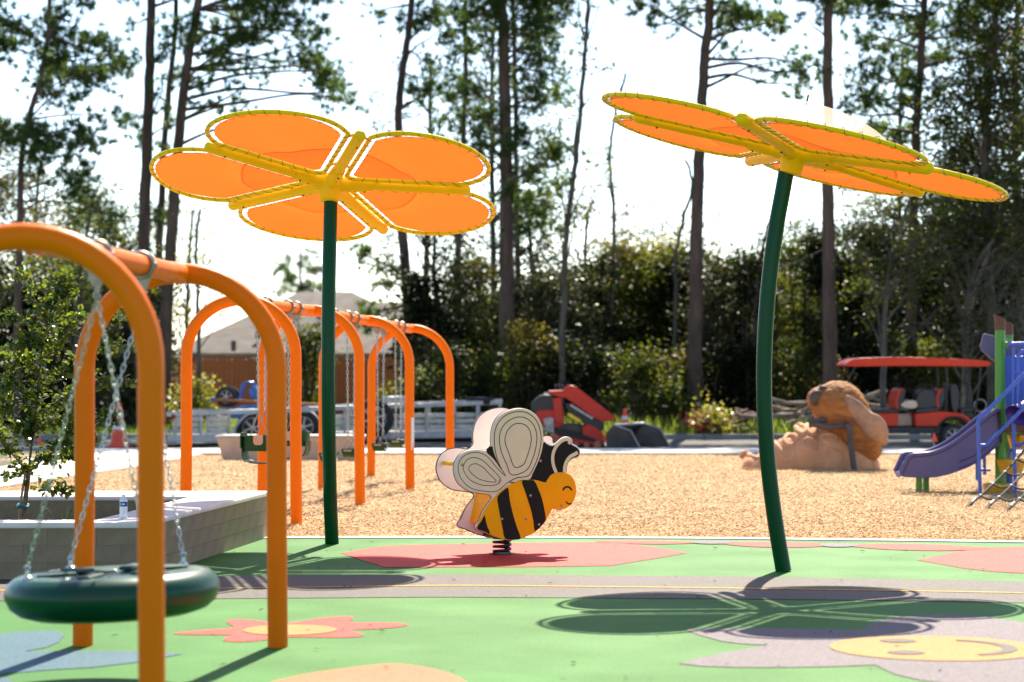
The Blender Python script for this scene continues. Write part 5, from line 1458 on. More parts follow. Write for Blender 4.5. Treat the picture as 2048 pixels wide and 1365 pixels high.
# ================================================================== utility trailer
TY0, TK = 51.0, 0.0058
tb = P(640, 700, 52.6); tb.z = -0.035
tl = thing('utility_trailer', 'long silver utility trailer loaded with pale boards behind the swings', 'trailer', tb)
def T(px, py, dy=0.0):
    Y = TY0 + (px - 340) * TK
    return P(px, py, Y) - tb + Vector((0, dy, 0))
def tbar(p, q_, name, m='alu', hw=(0.045, 0.035), par=None, dy=0.0):
    a, b = T(*p, dy), T(*q_, dy); d = (b - a); c = (a + b) / 2
    rot = d.to_track_quat('X', 'Z').to_matrix()
    return MB().box(c, (d.length, hw[1] * 2, hw[0] * 2), rot).build(name, M[m], par or tl, smooth=False, bevel=0.008)
for dy in (0.0, 1.85):
    tbar((333, 829), (1003, 805), 'top_rail', 'alu', (0.05, 0.035), None, dy)
    tbar((333, 878), (1003, 868), 'bottom_rail', 'alu', (0.075, 0.04), None, dy)
    for px in (350, 402, 458, 690, 740, 803, 853, 905, 955, 999):
        yt = 829 - (px - 333) * 0.0358; yb = 878 - (px - 333) * 0.0149
        tbar((px, yt + 4), (px + 0.01, yb - 5), 'stake_post', 'alu', (0.028, 0.026), None, dy)
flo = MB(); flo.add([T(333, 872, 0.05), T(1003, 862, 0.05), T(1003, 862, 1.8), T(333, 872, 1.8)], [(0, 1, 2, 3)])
fo_ = flo.build('deck', M['sunlit_board'], tl, smooth=False)
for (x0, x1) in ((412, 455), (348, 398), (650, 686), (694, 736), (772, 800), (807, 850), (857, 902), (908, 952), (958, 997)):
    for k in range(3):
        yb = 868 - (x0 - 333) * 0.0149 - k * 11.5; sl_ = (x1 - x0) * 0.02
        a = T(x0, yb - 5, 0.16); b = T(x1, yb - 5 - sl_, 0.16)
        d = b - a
        MB().box((a + b) / 2, (d.length, 0.16, 0.105), d.to_track_quat('X', 'Z').to_matrix()).build('side_board', M['sunlit_board'], tl, smooth=False, bevel=0.02)
for px in (506, 606):
    for dy in (0.06, 1.8):
        c = T(px, 860, dy); c.z = 0.37
        wheel(c, 0.37, 0.22, tl)
fp = [(463, 882), (468, 856), (488, 832), (512, 824), (600, 821), (624, 824), (640, 846), (647, 880)]
fen = MB(); vv = []
for p_ in catmull(fp, 4, False): vv += [T(p_[0], p_[1], -0.12), T(p_[0], p_[1], 0.18)]
fe = fen.add(vv, [(2 * i, 2 * i + 1, 2 * i + 3, 2 * i + 2) for i in range(len(vv) // 2 - 1)]).build('fender', M['alu'], tl)
so_ = fe.modifiers.new('solid', 'SOLIDIFY'); so_.thickness = 0.05
c = T(749, 837, -0.16); wheel(c, 0.44, 0.24, tl, 'spare_wheel')
tbar((1000, 866), (1112, 858), 'tongue', 'alu', (0.05, 0.05), None, 0.9)
tbar((770, 802), (806, 801), 'tool_box', 'alu', (0.09, 0.16), None, 0.3)
for px in (960,):
    c = T(px, 803, 0.3); wheel(c, 0.33, 0.17, tl, 'loose_wheel', 'Z')
MB().ball(T(347, 834, -0.05), (0.06, 0.03, 0.06), 12, 8).build('marker_lamp', M['red_light'], tl)
ra, rb_ = T(334, 866, 0.1), T(205, 897, 0.1)
rb_.z = 0.02
rmp = MB().add([ra, rb_, rb_ + Vector((0, 1.5, 0)), ra + Vector((0, 1.5, 0))], [(0, 1, 2, 3)]).build('ramp', M['alu'], tl, smooth=False)
so_ = rmp.modifiers.new('solid', 'SOLIDIFY'); so_.thickness = 0.06

# blue machine riding on the trailer
bm0 = T(500, 840, 1.0) + tb
mch = thing('blue_machine', 'small blue wheeled machine with a rusty bar riding on the trailer', 'machine', bm0)
Bq = lambda x, y, dy=0.0: P(x, y, bm0.y) - bm0 + Vector((0, dy, 0))
for dy in (-0.25, 0.5): wheel(Bq(455, 794, dy), 0.225, 0.16, mch)
MB().tube([Bq(432, 799, -0.4), Bq(560, 805, -0.4), Bq(650, 810, -0.4)], 0.032, 10).build('tow_bar', M['rust_beam'], mch)
MB().ball(Bq(430, 799, -0.4), 0.05, 10, 8).build('coupler', M['blue_metal'], mch)
MB().prism([(470, 815), (530, 806), (610, 808), (610, 836), (462, 836)], -0.3, 0.5, lambda a, b, d: Bq(a, b, d)).build('deck', M['blue_metal'], mch, smooth=False, bevel=0.02)
fr_ = MB()
for dy in (-0.2, 0.35): fr_.tube(catmull([tuple(Bq(x, y, dy)) for x, y in ((480, 800), (484, 780), (488, 769), (504, 766), (512, 790), (516, 806))], 4, False), 0.022, 8)
fr_.build('seat_frame', M['blue_metal'], mch)
MB().prism([(498, 780), (512, 772), (520, 790), (514, 800), (503, 795)], -0.18, 0.32, lambda a, b, d: Bq(a, b, d)).build('seat', M['blue_metal'], mch, smooth=False, bevel=0.02)

# ================================================================== fence and house
fy = 72.0; fs_ = FP / fy
fn = thing('wooden_fence', 'tall red brown board fence behind the trailer', 'fence', ((600 - 1024) / fs_, fy, 0))
bw_ = 0.142
bmeshes = [MB().box((0, 0, 0.93 + d_), (bw_ - 0.008, 0.02, 1.86 + d_ * 2)).mesh('board', M['fence'], smooth=False) for d_ in (0.0, 0.008, -0.006, 0.004)]
x = (230 - 1024) / fs_ - fn.location.x
k = 0
while x < (915 - 1024) / fs_ - fn.location.x:
    o = bpy.data.objects.new('board', random.choice(bmeshes)); COL.objects.link(o); o.parent = fn
    corner = x < (392 - 1024) / fs_ - fn.location.x
    o.location = (x, random.uniform(-0.006, 0.006) + (0.5 if corner else 0), 0.0)
    o.rotation_euler = (0, random.gauss(0, 0.003), 0)
    x += bw_; k += 1
for z in (0.35, 0.98, 1.6):
    MB().box(((572 - 600) / fs_ + 0.6, 0.05, z), (8.6, 0.045, 0.09)).build('fence_rail', M['fence'], fn, smooth=False)
for i in range(5):
    MB().box((-3.0 + 2.1 * i, 0.07, 0.9), (0.09, 0.09, 1.8)).build('fence_post', M['fence'], fn, smooth=False)

hY = 84.0
hs = thing('house', 'low house with broad weathered grey shingle roofs beyond the fence', 'house', ((650 - 1024) / (FP / hY), hY, -0.06))
def Hh(px, py, Y): return P(px, py, Y) - hs.location
def roofpart(name, faces):
    mb = MB()
    for f in faces: mb.add([Hh(*p) for p in f], [tuple(range(len(f)))])
    o = mb.build(name, M['roof'], hs, smooth=False)
    so_ = o.modifiers.new('solid', 'SOLIDIFY'); so_.thickness = 0.12
    return o
eL, eR = (300, 722, 83.0), (880, 722, 83.0)
r1, r2 = (600, 584, 92.0), (704, 584, 92.0)
ra_ = roofpart('roof', [[eL, eR, (745, 604, 91), r2, r1], [eL, r1, (330, 720, 100.0)], [eR, (900, 720, 100.0), r2, (745, 604, 91)]])
rb2 = roofpart('roof', [[(690, 690, 88.0), (1130, 690, 88.0), (1090, 601, 95.0), (700, 605, 95.0)], [(1130, 690, 88.0), (1150, 690, 100.0), (1090, 601, 95.0)]])
def pipe(px, y0, y1, Y):
    MB().tube([Hh(px, y0, Y), Hh(px, y1, Y)], 0.09, 10).build('vent_pipe', M['pipe'], ra_)
pipe(467, 703, 682, 83.8); pipe(516, 678, 662, 85.2); pipe(640, 640, 626, 87.8)
wl = MB()
wl.box(Hh(620, 735, 86.5) + Vector((0, 0, -0.8)), (8.5, 6.0, 2.6)).build('wall', M['wallb'], hs, smooth=False)
wl = MB().box(Hh(930, 712, 91.5) + Vector((0, 0, -0.3)), (7.2, 5.0, 2.7)).build('wall', M['wallb'], hs, smooth=False)
for px in (870, 930):
    w_ = MB().box(Hh(px, 712, 88.98), (0.8, 0.08, 0.8)).build('window', M['cone_white'], hs, smooth=False)
    MB().box(Hh(px, 712, 88.93), (0.66, 0.06, 0.66)).build('pane', M['glass'], w_, smooth=False)

# ================================================================== brush and lumber by the woods
bp_, L, s = sider('brush_pile', 'heap of dead logs and branches between the sculpture and golf cart', 'brush pile', 1680, 57.0, z=-0.06)
for i in range(34):
    x = random.uniform(1540, 1830); y = random.uniform(800, 862)
    l_ = random.uniform(0.8, 2.6); a = random.gauss(0, 0.28); yaw = random.uniform(-0.7, 0.7); r_ = random.uniform(0.03, 0.10)
    c = L(x, y, random.uniform(-0.8, 0.9)); d = Vector((math.cos(a) * math.cos(yaw), math.sin(yaw), math.sin(a))) * l_ / 2
    bend_ = Vector((0, 0, random.uniform(-0.1, 0.1)))
    MB().tube([c - d, c - d * 0.3 + bend_, c + d * 0.4 + bend_ * 0.6, c + d], [r_, r_ * 0.95, r_ * 0.8, r_ * 0.6], 9).build('log', M['wood_log'], bp_)
lp, L, s = sider('lumber_stack', 'small stack of red brown planks leaning by the woods edge', 'lumber', 1470, 56.6, z=-0.06)
for i, (x0, y0, x1, y1) in enumerate(((1440, 843, 1496, 820), (1442, 850, 1500, 828), (1446, 856, 1502, 838), (1438, 862, 1498, 852), (1450, 866, 1505, 860))):
    a, b = L(x0, y0, 0.1 * i), L(x1, y1, 0.15 * i); d = b - a
    MB().box((a + b) / 2, (d.length, 0.24, 0.06), d.to_track_quat('X', 'Z').to_matrix()).build('plank', M['plank_red'], lp, smooth=False, bevel=0.006)
db, L, s = sider('pale_branch', 'bare pale forked branch lying beside the lumber stack', 'branch', 1470, 56.2, z=-0.06)
MB().tube([L(1463, 884), L(1470, 874), L(1477, 862), L(1482, 848)], [0.05, 0.045, 0.04, 0.03], 8).tube([L(1474, 868), L(1485, 862), L(1492, 852)], [0.03, 0.025, 0.015], 8).build('limb', M['wood_log'], db)
rbs, L, s = sider('red_flowering_bush', 'low bush of crimson blossoms left of the lumber stack', 'bush', 1410, 56.4, z=-0.06)
cc = []
for i in range(520):
    cc.append(tuple(L(random.gauss(1408, 18), random.gauss(846, 9), random.gauss(0, 0.3))))
leaves_obj('blossoms', np.array(cc), 0.10, M['red_fabric'], rbs, aspect=0.9)
stm = MB()
for i in range(9): stm.tube([Vector((random.uniform(-0.2, 0.2), 0, 0)), L(random.gauss(1408, 16), 850, random.gauss(0, 0.2))], [0.015, 0.006], 6)
stm.build('stem', M['wood_log'], rbs)
# ================================================================== trees
def tree(name, label, Y, trunk, wpx, blobs, kind='pine', m=None, bark='bark', size=None, dens=1.0, group=None, ground=-0.06):
    """trunk: photo points from the ground up; blobs: foliage masses (x, y, rx, ry) at the tree's own distance"""
    s = FP / Y
    bx = (trunk[0][0] - 1024) / s
    base = Vector((bx, Y, ground))
    root = thing(name, label, 'tree', base, 0, group)
    L_ = lambda x, y, dy=0.0: P(x, y, Y) - base + Vector((0, dy, 0))
    pts = [Vector((0, 0, 0))] + [L_(*p) for p in trunk[1:]]
    c = [Vector(p) for p in catmull([tuple(p) for p in pts], 6, False)]
    c = [p + Vector((rng.normal(0, 0.012), rng.normal(0, 0.012), 0)) for p in c]
    n_ = len(c); r0 = wpx / s / 2
    topz = c[-1].z
    rad = [r0 * (1.25 if i == 0 else 1.0) * (1 - 0.62 * max(0, c[i].z) / max(topz, 1)) + 0.012 for i in range(n_)]
    lim = MB().tube(c, rad, 12); cen = []; axs = []
    for (bxp, byp, rx, ry) in blobs:
        dy = rng.uniform(-1, 1) * 1.3
        e = L_(bxp, byp, dy)
        # leave the trunk lower or higher than the mass it carries
        zt = e.z + (rng.uniform(-0.9, 0.3) if kind == 'pine' else rng.uniform(-2.0, -0.6))
        zt = min(max(zt, 0.25 * topz if kind == 'pine' else 0.12 * topz), topz * 0.99)
        i = min(range(n_), key=lambda k: abs(c[k].z - zt)); a = c[i]
        d = e - a
        if d.length > 0.25:
            q1 = a + d * 0.35 + Vector((0, 0, rng.uniform(-0.05, 0.2))) * d.length * 0.35
            q2 = a + d * 0.72 + Vector((rng.normal(0, 0.06), rng.normal(0, 0.06), rng.uniform(-0.1, 0.15))) * d.length * 0.4
            rr_ = max(0.012, min(rad[i] * 0.42, 0.02 + 0.016 * d.length))
            cv = catmull([tuple(a), tuple(q1), tuple(q2), tuple(e)], 4, False)
            lim.tube(cv, [rr_ * (1 - 0.75 * k / len(cv)) for k in range(len(cv))], 6)
        Rx, Rz = rx / s, ry / s; Ry = max(Rx, Rz) * 0.9
        vol = Rx * Rz
        nt = int(max(8, (230 if kind == 'pine' else 640) * vol ** 0.82 * dens * (1 if kind == 'pine' else 1)))
        nsub = max(3, int(nt / (9 if kind == 'pine' else 24)))
        sub = rng.normal(size=(nsub, 3)) * np.array([Rx, Ry, Rz]) * 0.66 + np.array(e)
        for sp_ in sub:
            lim.tube([e + (Vector(sp_) - e) * 0.02, e.lerp(Vector(sp_), 0.55) + Vector((0, 0, 0.02)), Vector(sp_)], [0.012, 0.008, 0.004], 4, cap=False)
            k = max(2, int(nt / nsub))
            sc = 0.17 if kind == 'pine' else 0.15
            pp_ = sp_ + rng.normal(size=(k, 3)) * np.array([sc * 1.3, sc * 1.2, sc]) 
            # spread part of them back along the twig
            tt = rng.random((k, 1)) ** 2 * 0.5
            pp_ = pp_ * (1 - tt) + np.array(e) * tt
            cen.append(pp_)
            dirv = sp_ - np.array(e); dirv = dirv / max(1e-6, np.linalg.norm(dirv))
            axs.append(np.repeat(dirv[None], k, 0))
    lim.build('trunk', M[bark], root)
    if cen:
        cen = np.concatenate(cen); axs = np.concatenate(axs)
        if kind == 'pine': needle_obj('crown', cen, M[m or 'needle'], root, 24, size or 0.22, 0.013, axs)
        else: leaves_obj('crown', cen, (size or 0.15) * 0.78, M[m or 'leaf_mid'], root, aspect=0.6)
    return root

def up_blobs(x0, x1, y0, y1, n_, r_):
    return [(rng.uniform(x0, x1), rng.uniform(y0, y1), rng.uniform(0.6, 1.2) * r_, rng.uniform(0.4, 0.75) * r_) for _ in range(n_)]

GR = 'trees of the wood'
tree('pine_tree', 'slender bushy pine at the far left edge above the orange arch', 58, [(30, 880), (36, 600), (40, 450), (43, 320), (58, 240), (78, 170), (95, 90), (100, -20), (105, -160)], 15,
     [(25, 60, 40, 50), (85, 45, 50, 35), (170, 20, 38, 22), (95, 115, 50, 35), (30, 110, 40, 28), (150, 90, 40, 30), (205, 105, 45, 28), (245, 108, 18, 12), (130, 150, 50, 30), (165, 175, 35, 26), (85, 175, 40, 26), (60, 250, 42, 34), (110, 280, 56, 34), (150, 265, 35, 26), (195, 300, 32, 16), (90, 325, 46, 20), (150, 340, 46, 20), (18, 270, 28, 28), (150, 385, 30, 20), (190, 420, 38, 20), (215, 225, 14, 10), (200, 150, 22, 14)] + up_blobs(10, 220, -150, -10, 14, 42), dens=1.15)
tree('pine_tree', 'tall straight pine trunk with bare lower half left of the flower shade', 63, [(287, 900), (286, 640), (288, 480), (293, 330), (298, 180), (302, 40), (305, -120), (306, -300)], 29,
     [(265, 245, 20, 16), (262, 268, 24, 12), (345, 65, 24, 22), (345, 115, 15, 12), (330, 185, 14, 34), (335, 235, 16, 12), (250, 30, 14, 8)] + up_blobs(180, 430, -290, -25, 16, 50))
tree('pine_tree', 'thin dark pine trunk just right of the tall straight left pine', 65, [(312, 900), (318, 640), (320, 470), (327, 320), (338, 180), (350, 60), (352, -120)], 17, [(325, 160, 16, 16), (345, 130, 20, 12), (318, 300, 14, 14), (335, 430, 20, 12)] + up_blobs(280, 420, -120, -20, 6, 35))
tree('pine_tree', 'leaning forked pine whose limb reaches right over the flower shade', 61, [(328, 900), (332, 640), (343, 480), (352, 340), (366, 200), (378, 110), (398, 0), (420, -120), (430, -280)], 27,
     [(430, 60, 56, 26), (480, 30, 56, 26), (540, 25, 46, 22), (575, 40, 25, 26), (460, 95, 38, 22), (510, 80, 40, 18), (420, 100, 24, 18), (520, 125, 28, 12), (590, 85, 40, 18), (603, 110, 38, 20), (628, 132, 28, 18), (655, 145, 28, 24), (665, 185, 22, 22), (690, 205, 26, 20), (445, 108, 24, 12), (430, 150, 20, 12), (410, 160, 20, 10), (400, 212, 14, 10), (455, 205, 28, 12), (495, 180, 22, 10), (470, 228, 14, 8), (640, 60, 20, 30), (385, 60, 20, 20)] + up_blobs(380, 640, -280, -10, 22, 55), dens=1.1)
tree('pine_tree', 'curved pine trunk rising behind the right petals of the left flower shade', 66, [(826, 880), (818, 640), (806, 480), (797, 300), (800, 190), (812, 100), (824, 10), (832, -150)], 23,
     [(870, 40, 38, 26), (880, 72, 30, 20), (832, 60, 18, 22), (902, 20, 38, 18), (850, 120, 24, 12), (855, 160, 20, 16), (872, 190, 38, 20), (842, 185, 18, 12), (735, 515, 30, 14), (770, 545, 26, 12), (760, 570, 20, 10), (730, 640, 40, 16), (770, 630, 30, 14), (745, 20, 24, 10)] + up_blobs(740, 930, -150, -15, 10, 45))
tree('pine_tree', 'thin reddish pine trunk between the curved pine and thick mossy pine', 68, [(906, 880), (912, 640), (918, 470), (926, 300), (930, 150), (930, 0), (932, -150)], 14, [(905, 215, 20, 16), (942, 218, 30, 14), (935, 110, 22, 14), (905, 150, 18, 12)] + up_blobs(880, 990, -150, 10, 8, 40))
tree('pine_tree', 'thick mossy pine trunk in the middle of the picture', 62, [(1022, 900), (1016, 700), (1014, 540), (1014, 380), (1010, 220), (1006, 80), (1003, -60), (1002, -250)], 34,
     [(960, 40, 54, 26), (1040, 60, 48, 26), (985, 92, 40, 16), (962, 168, 40, 16), (1062, 110, 30, 12), (1092, 60, 30, 18), (1118, 40, 30, 18), (1100, 112, 25, 16), (1082, 150, 38, 16), (1110, 182, 28, 16), (935, 262, 40, 24), (972, 240, 24, 20), (1080, 205, 38, 16), (1050, 262, 28, 16), (1075, 302, 38, 24), (1100, 322, 24, 24), (1050, 342, 36, 16), (1042, 402, 36, 20), (1090, 402, 28, 24), (960, 300, 30, 20), (1060, 450, 36, 18)] + up_blobs(930, 1130, -240, 20, 18, 50), dens=1.1)
tree('pine_tree', 'thin pine trunk close beside the thick mossy pine', 65, [(1040, 880), (1036, 640), (1034, 470), (1032, 300), (1030, 150), (1026, 0), (1024, -150)], 13, [(1062, 80, 20, 14), (1010, 140, 22, 12), (1068, 190, 20, 10)] + up_blobs(990, 1090, -150, 0, 6, 40))
tree('hardwood_tree', 'thin yellowing hardwood tree standing in the gap between the sunshades', 60, [(1122, 880), (1126, 640), (1130, 500), (1144, 380), (1157, 260), (1166, 150), (1174, 40), (1180, -80)], 13,
     [(1170, 60, 20, 26), (1170, 112, 24, 22), (1165, 150, 20, 18), (1222, 150, 24, 12), (1150, 205, 24, 18), (1120, 372, 28, 26), (1192, 400, 28, 34), (1150, 432, 38, 26), (1120, 462, 28, 26), (1195, 330, 26, 20), (1100, 260, 20, 14)] + up_blobs(1130, 1230, -80, 20, 6, 30), 'leaf', 'leaf_mid', 'bark2', 0.14, 0.75)
tree('hardwood_tree', 'sparse young tree with pale yellow leaves left of the big straight pine', 64, [(1215, 880), (1222, 640), (1228, 500), (1226, 400), (1220, 320), (1230, 230), (1250, 150)], 8,
     [(1200, 292, 44, 16), (1222, 325, 26, 24), (1180, 300, 24, 12), (1235, 370, 26, 20), (1250, 150, 20, 10), (1205, 250, 20, 10)], 'leaf', 'leaf_yellow', 'bark2', 0.12, 0.5)
tree('pine_tree', 'tall pine trunk crossing behind the left tip of the right flower shade', 60, [(1388, 900), (1390, 680), (1393, 500), (1397, 350), (1404, 200), (1413, 80), (1420, -20), (1426, -240)], 30,
     [(1340, 15, 46, 16), (1312, 45, 20, 8), (1440, 10, 56, 18), (1500, 25, 46, 22), (1540, 45, 38, 22), (1482, 45, 36, 12), (1475, 86, 13, 12), (1452, 92, 7, 8), (1535, 122, 20, 12), (1570, 132, 30, 16), (1602, 152, 24, 16), (1576, 166, 34, 10), (1300, 10, 24, 10), (1570, 20, 26, 16)] + up_blobs(1290, 1560, -240, -20, 18, 52), dens=1.05)
tree('hardwood_tree', 'wispy half bare tree below the left tip of the right flower shade', 63, [(1345, 880), (1350, 640), (1352, 520), (1366, 440), (1385, 370), (1372, 320)], 9,
     [(1330, 385, 34, 26), (1432, 372, 36, 24), (1362, 345, 34, 16), (1460, 400, 24, 20), (1300, 420, 26, 20), (1440, 430, 30, 16), (1500, 410, 20, 18)], 'leaf', 'leaf_dark', 'bark2', 0.10, 0.35)
tree('pine_tree', 'tall bare pine trunk just behind the top of the right flower shade', 57, [(1662, 900), (1660, 680), (1657, 500), (1656, 350), (1656, 200), (1657, 60), (1658, -60), (1660, -260)], 30,
     [(1650, 8, 26, 10), (1632, 137, 8, 7), (1620, 40, 14, 9)] + up_blobs(1560, 1760, -250, -30, 16, 50))
tree('pine_tree', 'branchy pine with needle tufts right of the right flower shade', 60, [(1818, 880), (1822, 640), (1826, 450), (1830, 330), (1836, 200), (1844, 80), (1850, -30), (1856, -220)], 23,
     [(1700, 15, 38, 18), (1760, 20, 38, 18), (1790, 45, 30, 18), (1720, 60, 20, 10), (1770, 85, 34, 20), (1800, 115, 24, 16), (1860, 50, 34, 22), (1920, 50, 38, 26), (1950, 75, 38, 34), (1975, 112, 24, 20), (1890, 100, 38, 26), (1742, 136, 28, 12), (1780, 156, 34, 12), (1722, 165, 20, 10), (1815, 160, 28, 16), (1712, 200, 28, 16), (1746, 200, 24, 10), (1692, 236, 24, 12), (1760, 266, 28, 20), (1800, 276, 36, 16), (1722, 255, 14, 7), (1790, 210, 24, 12), (1870, 180, 30, 18)] + up_blobs(1720, 1980, -200, 0, 16, 50), dens=1.15)
tree('pine_tree', 'small distant pine with flat layers above the house roof', 118, [(600, 800), (600, 700), (600, 600), (601, 540), (602, 500)], 9,
     [(600, 512, 30, 8), (590, 528, 40, 8), (612, 545, 40, 8), (590, 560, 44, 8), (620, 575, 44, 8), (595, 585, 34, 8), (640, 580, 24, 7), (660, 590, 24, 7)], size=0.4, dens=0.55)
tree('hardwood_tree', 'broadleaf tree hanging over the last orange arch', 64, [(880, 880), (878, 700), (872, 600), (868, 520), (872, 440)], 12,
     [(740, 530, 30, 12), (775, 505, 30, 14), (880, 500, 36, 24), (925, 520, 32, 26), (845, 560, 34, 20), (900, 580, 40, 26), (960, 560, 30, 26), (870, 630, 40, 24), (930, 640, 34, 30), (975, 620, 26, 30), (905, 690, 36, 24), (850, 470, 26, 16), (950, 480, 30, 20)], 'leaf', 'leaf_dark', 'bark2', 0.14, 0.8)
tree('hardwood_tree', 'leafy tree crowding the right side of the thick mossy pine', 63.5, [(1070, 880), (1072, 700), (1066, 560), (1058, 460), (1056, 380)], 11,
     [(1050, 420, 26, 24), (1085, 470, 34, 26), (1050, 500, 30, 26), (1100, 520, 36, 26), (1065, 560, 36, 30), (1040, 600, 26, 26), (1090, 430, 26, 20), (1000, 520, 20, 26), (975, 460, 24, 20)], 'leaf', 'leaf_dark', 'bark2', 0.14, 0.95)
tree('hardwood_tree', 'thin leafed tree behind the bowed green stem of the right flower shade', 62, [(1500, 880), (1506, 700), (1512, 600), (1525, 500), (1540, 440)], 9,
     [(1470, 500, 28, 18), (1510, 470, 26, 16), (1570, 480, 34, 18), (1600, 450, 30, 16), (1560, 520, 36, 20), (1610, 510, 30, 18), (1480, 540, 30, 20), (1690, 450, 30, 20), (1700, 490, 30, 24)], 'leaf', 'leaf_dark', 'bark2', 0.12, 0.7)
tree('hardwood_tree', 'yellow tinged wispy tree right of the leaning forked pine', 60, [(400, 880), (398, 700), (396, 600), (392, 500), (400, 420)], 8,
     [(390, 420, 30, 12), (430, 440, 26, 10), (380, 470, 26, 14), (420, 500, 34, 10), (370, 520, 24, 16), (405, 560, 30, 16), (440, 580, 26, 12), (390, 620, 26, 16)], 'leaf', 'leaf_yellow', 'bark2', 0.10, 0.4)
tree('hardwood_tree', 'leafy tree behind the sapling between the left edge and tall pines', 61, [(150, 880), (152, 700), (160, 560), (175, 460), (185, 390)], 11,
     [(190, 440, 44, 20), (140, 470, 40, 22), (230, 470, 40, 18), (90, 520, 44, 26), (170, 520, 44, 26), (250, 520, 36, 24), (20, 560, 40, 30), (120, 580, 50, 30), (210, 580, 46, 30), (290, 560, 36, 26), (60, 460, 30, 20), (10, 480, 26, 24), (280, 610, 36, 26), (60, 620, 44, 28)], 'leaf', 'leaf_mid', 'bark2', 0.14, 0.9)
# leafy wall of hardwoods at the right
def fill(x0, x1, topf, y1, step, r_):
    out = []
    xx = x0
    while xx < x1:
        yt = topf(xx)
        yy = yt + rng.uniform(0, step)
        while yy < y1:
            out.append((xx + rng.normal(0, step * 0.3), yy, r_ * rng.uniform(0.7, 1.25), r_ * rng.uniform(0.55, 0.95)))
            yy += step * rng.uniform(0.8, 1.25)
        xx += step * rng.uniform(0.8, 1.2)
    return out

BK = 'backdrop trees of the wood'
def backdrop(label, Y, trunk, wpx, region, step, r_, m, size, dens, kind='leaf'):
    x0, x1, xs_, ys_, y1 = region
    return tree('hardwood_tree' if kind == 'leaf' else 'pine_tree', label, Y, trunk, wpx, fill(x0, x1, lambda x: np.interp(x, xs_, ys_), y1, step, r_), kind, m, 'bark2' if kind == 'leaf' else 'bark', size, dens, BK)
backdrop('olive leafed tree filling the gap behind the left edge pine', 72, [(60, 860), (62, 600), (70, 450), (80, 330)], 12, (-30, 150, [-30, 60, 150], [250, 330, 400], 640), 46, 42, 'leaf_olive', 0.15, 1.25)
backdrop('dark leafed tree massed behind the beam of the near swing frame', 74, [(220, 860), (224, 640), (228, 520), (232, 430)], 12, (140, 330, [140, 230, 330], [380, 410, 440], 700), 46, 44, 'leaf_mid', 0.15, 1.4)
backdrop('yellowing tree seen between the leaning pine and the house', 70, [(372, 860), (374, 640), (380, 500), (386, 420)], 9, (335, 450, [335, 390, 450], [360, 400, 500], 660), 46, 34, 'leaf_yellow', 0.12, 0.55)
backdrop('broad green tree behind the curved pine trunk', 73, [(850, 860), (852, 600), (858, 300), (862, 120)], 13, (770, 960, [770, 860, 960], [100, 30, 60], 560), 54, 38, 'leaf_mid', 0.13, 0.6)
backdrop('dense tree crowding behind the thick mossy pine', 72, [(990, 860), (988, 600), (984, 300), (986, 60)], 14, (930, 1130, [930, 1030, 1130], [-20, -60, 20], 600), 50, 40, 'leaf_mid', 0.13, 0.95)
backdrop('olive tree rising right of the thin hardwood trunk', 71, [(1160, 860), (1164, 640), (1170, 500), (1176, 420)], 10, (1090, 1260, [1090, 1170, 1260], [380, 330, 440], 600), 52, 36, 'leaf_olive', 0.13, 0.7)
backdrop('low spreading green tree behind the straight pine trunk', 70, [(1330, 860), (1336, 640), (1340, 520)], 10, (1230, 1470, [1230, 1300, 1380, 1470], [470, 430, 440, 490], 640), 54, 42, 'leaf_olive', 0.13, 0.9)
backdrop('wispy dark tree between the bowed stem and the bare pine', 71, [(1600, 860), (1604, 640), (1610, 500)], 10, (1480, 1720, [1480, 1580, 1640, 1720], [500, 440, 420, 440], 640), 54, 40, 'leaf_mid', 0.13, 0.8)
backdrop('tall green tree behind the branchy right pine', 70, [(1800, 860), (1802, 600), (1800, 300), (1806, 100)], 13, (1700, 1900, [1700, 1800, 1900], [120, 20, -60], 540), 52, 38, 'leaf_mid', 0.13, 0.8)
backdrop('yellow green tree glowing below the right shade tip', 64, [(1870, 860), (1872, 640), (1880, 480), (1884, 400)], 12, (1780, 1960, [1780, 1860, 1960], [420, 330, 260], 600), 50, 40, 'leaf_olive', 0.13, 1.0)
tree('hardwood_tree', 'dense dark leafy tree filling the upper right corner', 58, [(1985, 880), (1980, 600), (1972, 400), (1975, 200), (1990, 50), (2000, -120)], 22,
     fill(1880, 2130, lambda x: np.interp(x, [1880, 1930, 1980, 2130], [190, 90, -60, -160]), 500, 46, 46), 'leaf', 'leaf_mid', 'bark2', 0.14, 2.0)
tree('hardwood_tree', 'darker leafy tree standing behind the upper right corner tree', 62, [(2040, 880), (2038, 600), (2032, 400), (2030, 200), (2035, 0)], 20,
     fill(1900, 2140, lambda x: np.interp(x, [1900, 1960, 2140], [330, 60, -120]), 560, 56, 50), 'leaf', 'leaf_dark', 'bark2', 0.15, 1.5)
tree('hardwood_tree', 'yellow green leafy tree under the right tip of the right flower shade', 56, [(1765, 880), (1768, 700), (1776, 560), (1800, 460), (1820, 400)], 13,
     fill(1715, 1900, lambda x: np.interp(x, [1715, 1780, 1830, 1900], [470, 425, 395, 300]), 620, 50, 38), 'leaf', 'leaf_mid', 'bark2', 0.13, 1.25)
tree('hardwood_tree', 'vine covered dusty leafed tree behind the golf cart roof', 56.5, [(1940, 880), (1935, 760), (1930, 640), (1950, 540), (1985, 480)], 13,
     fill(1850, 2090, lambda x: np.interp(x, [1850, 1950, 2090], [480, 440, 400]), 700, 52, 42), 'leaf', 'leaf_grey', 'bark2', 0.11, 1.2)

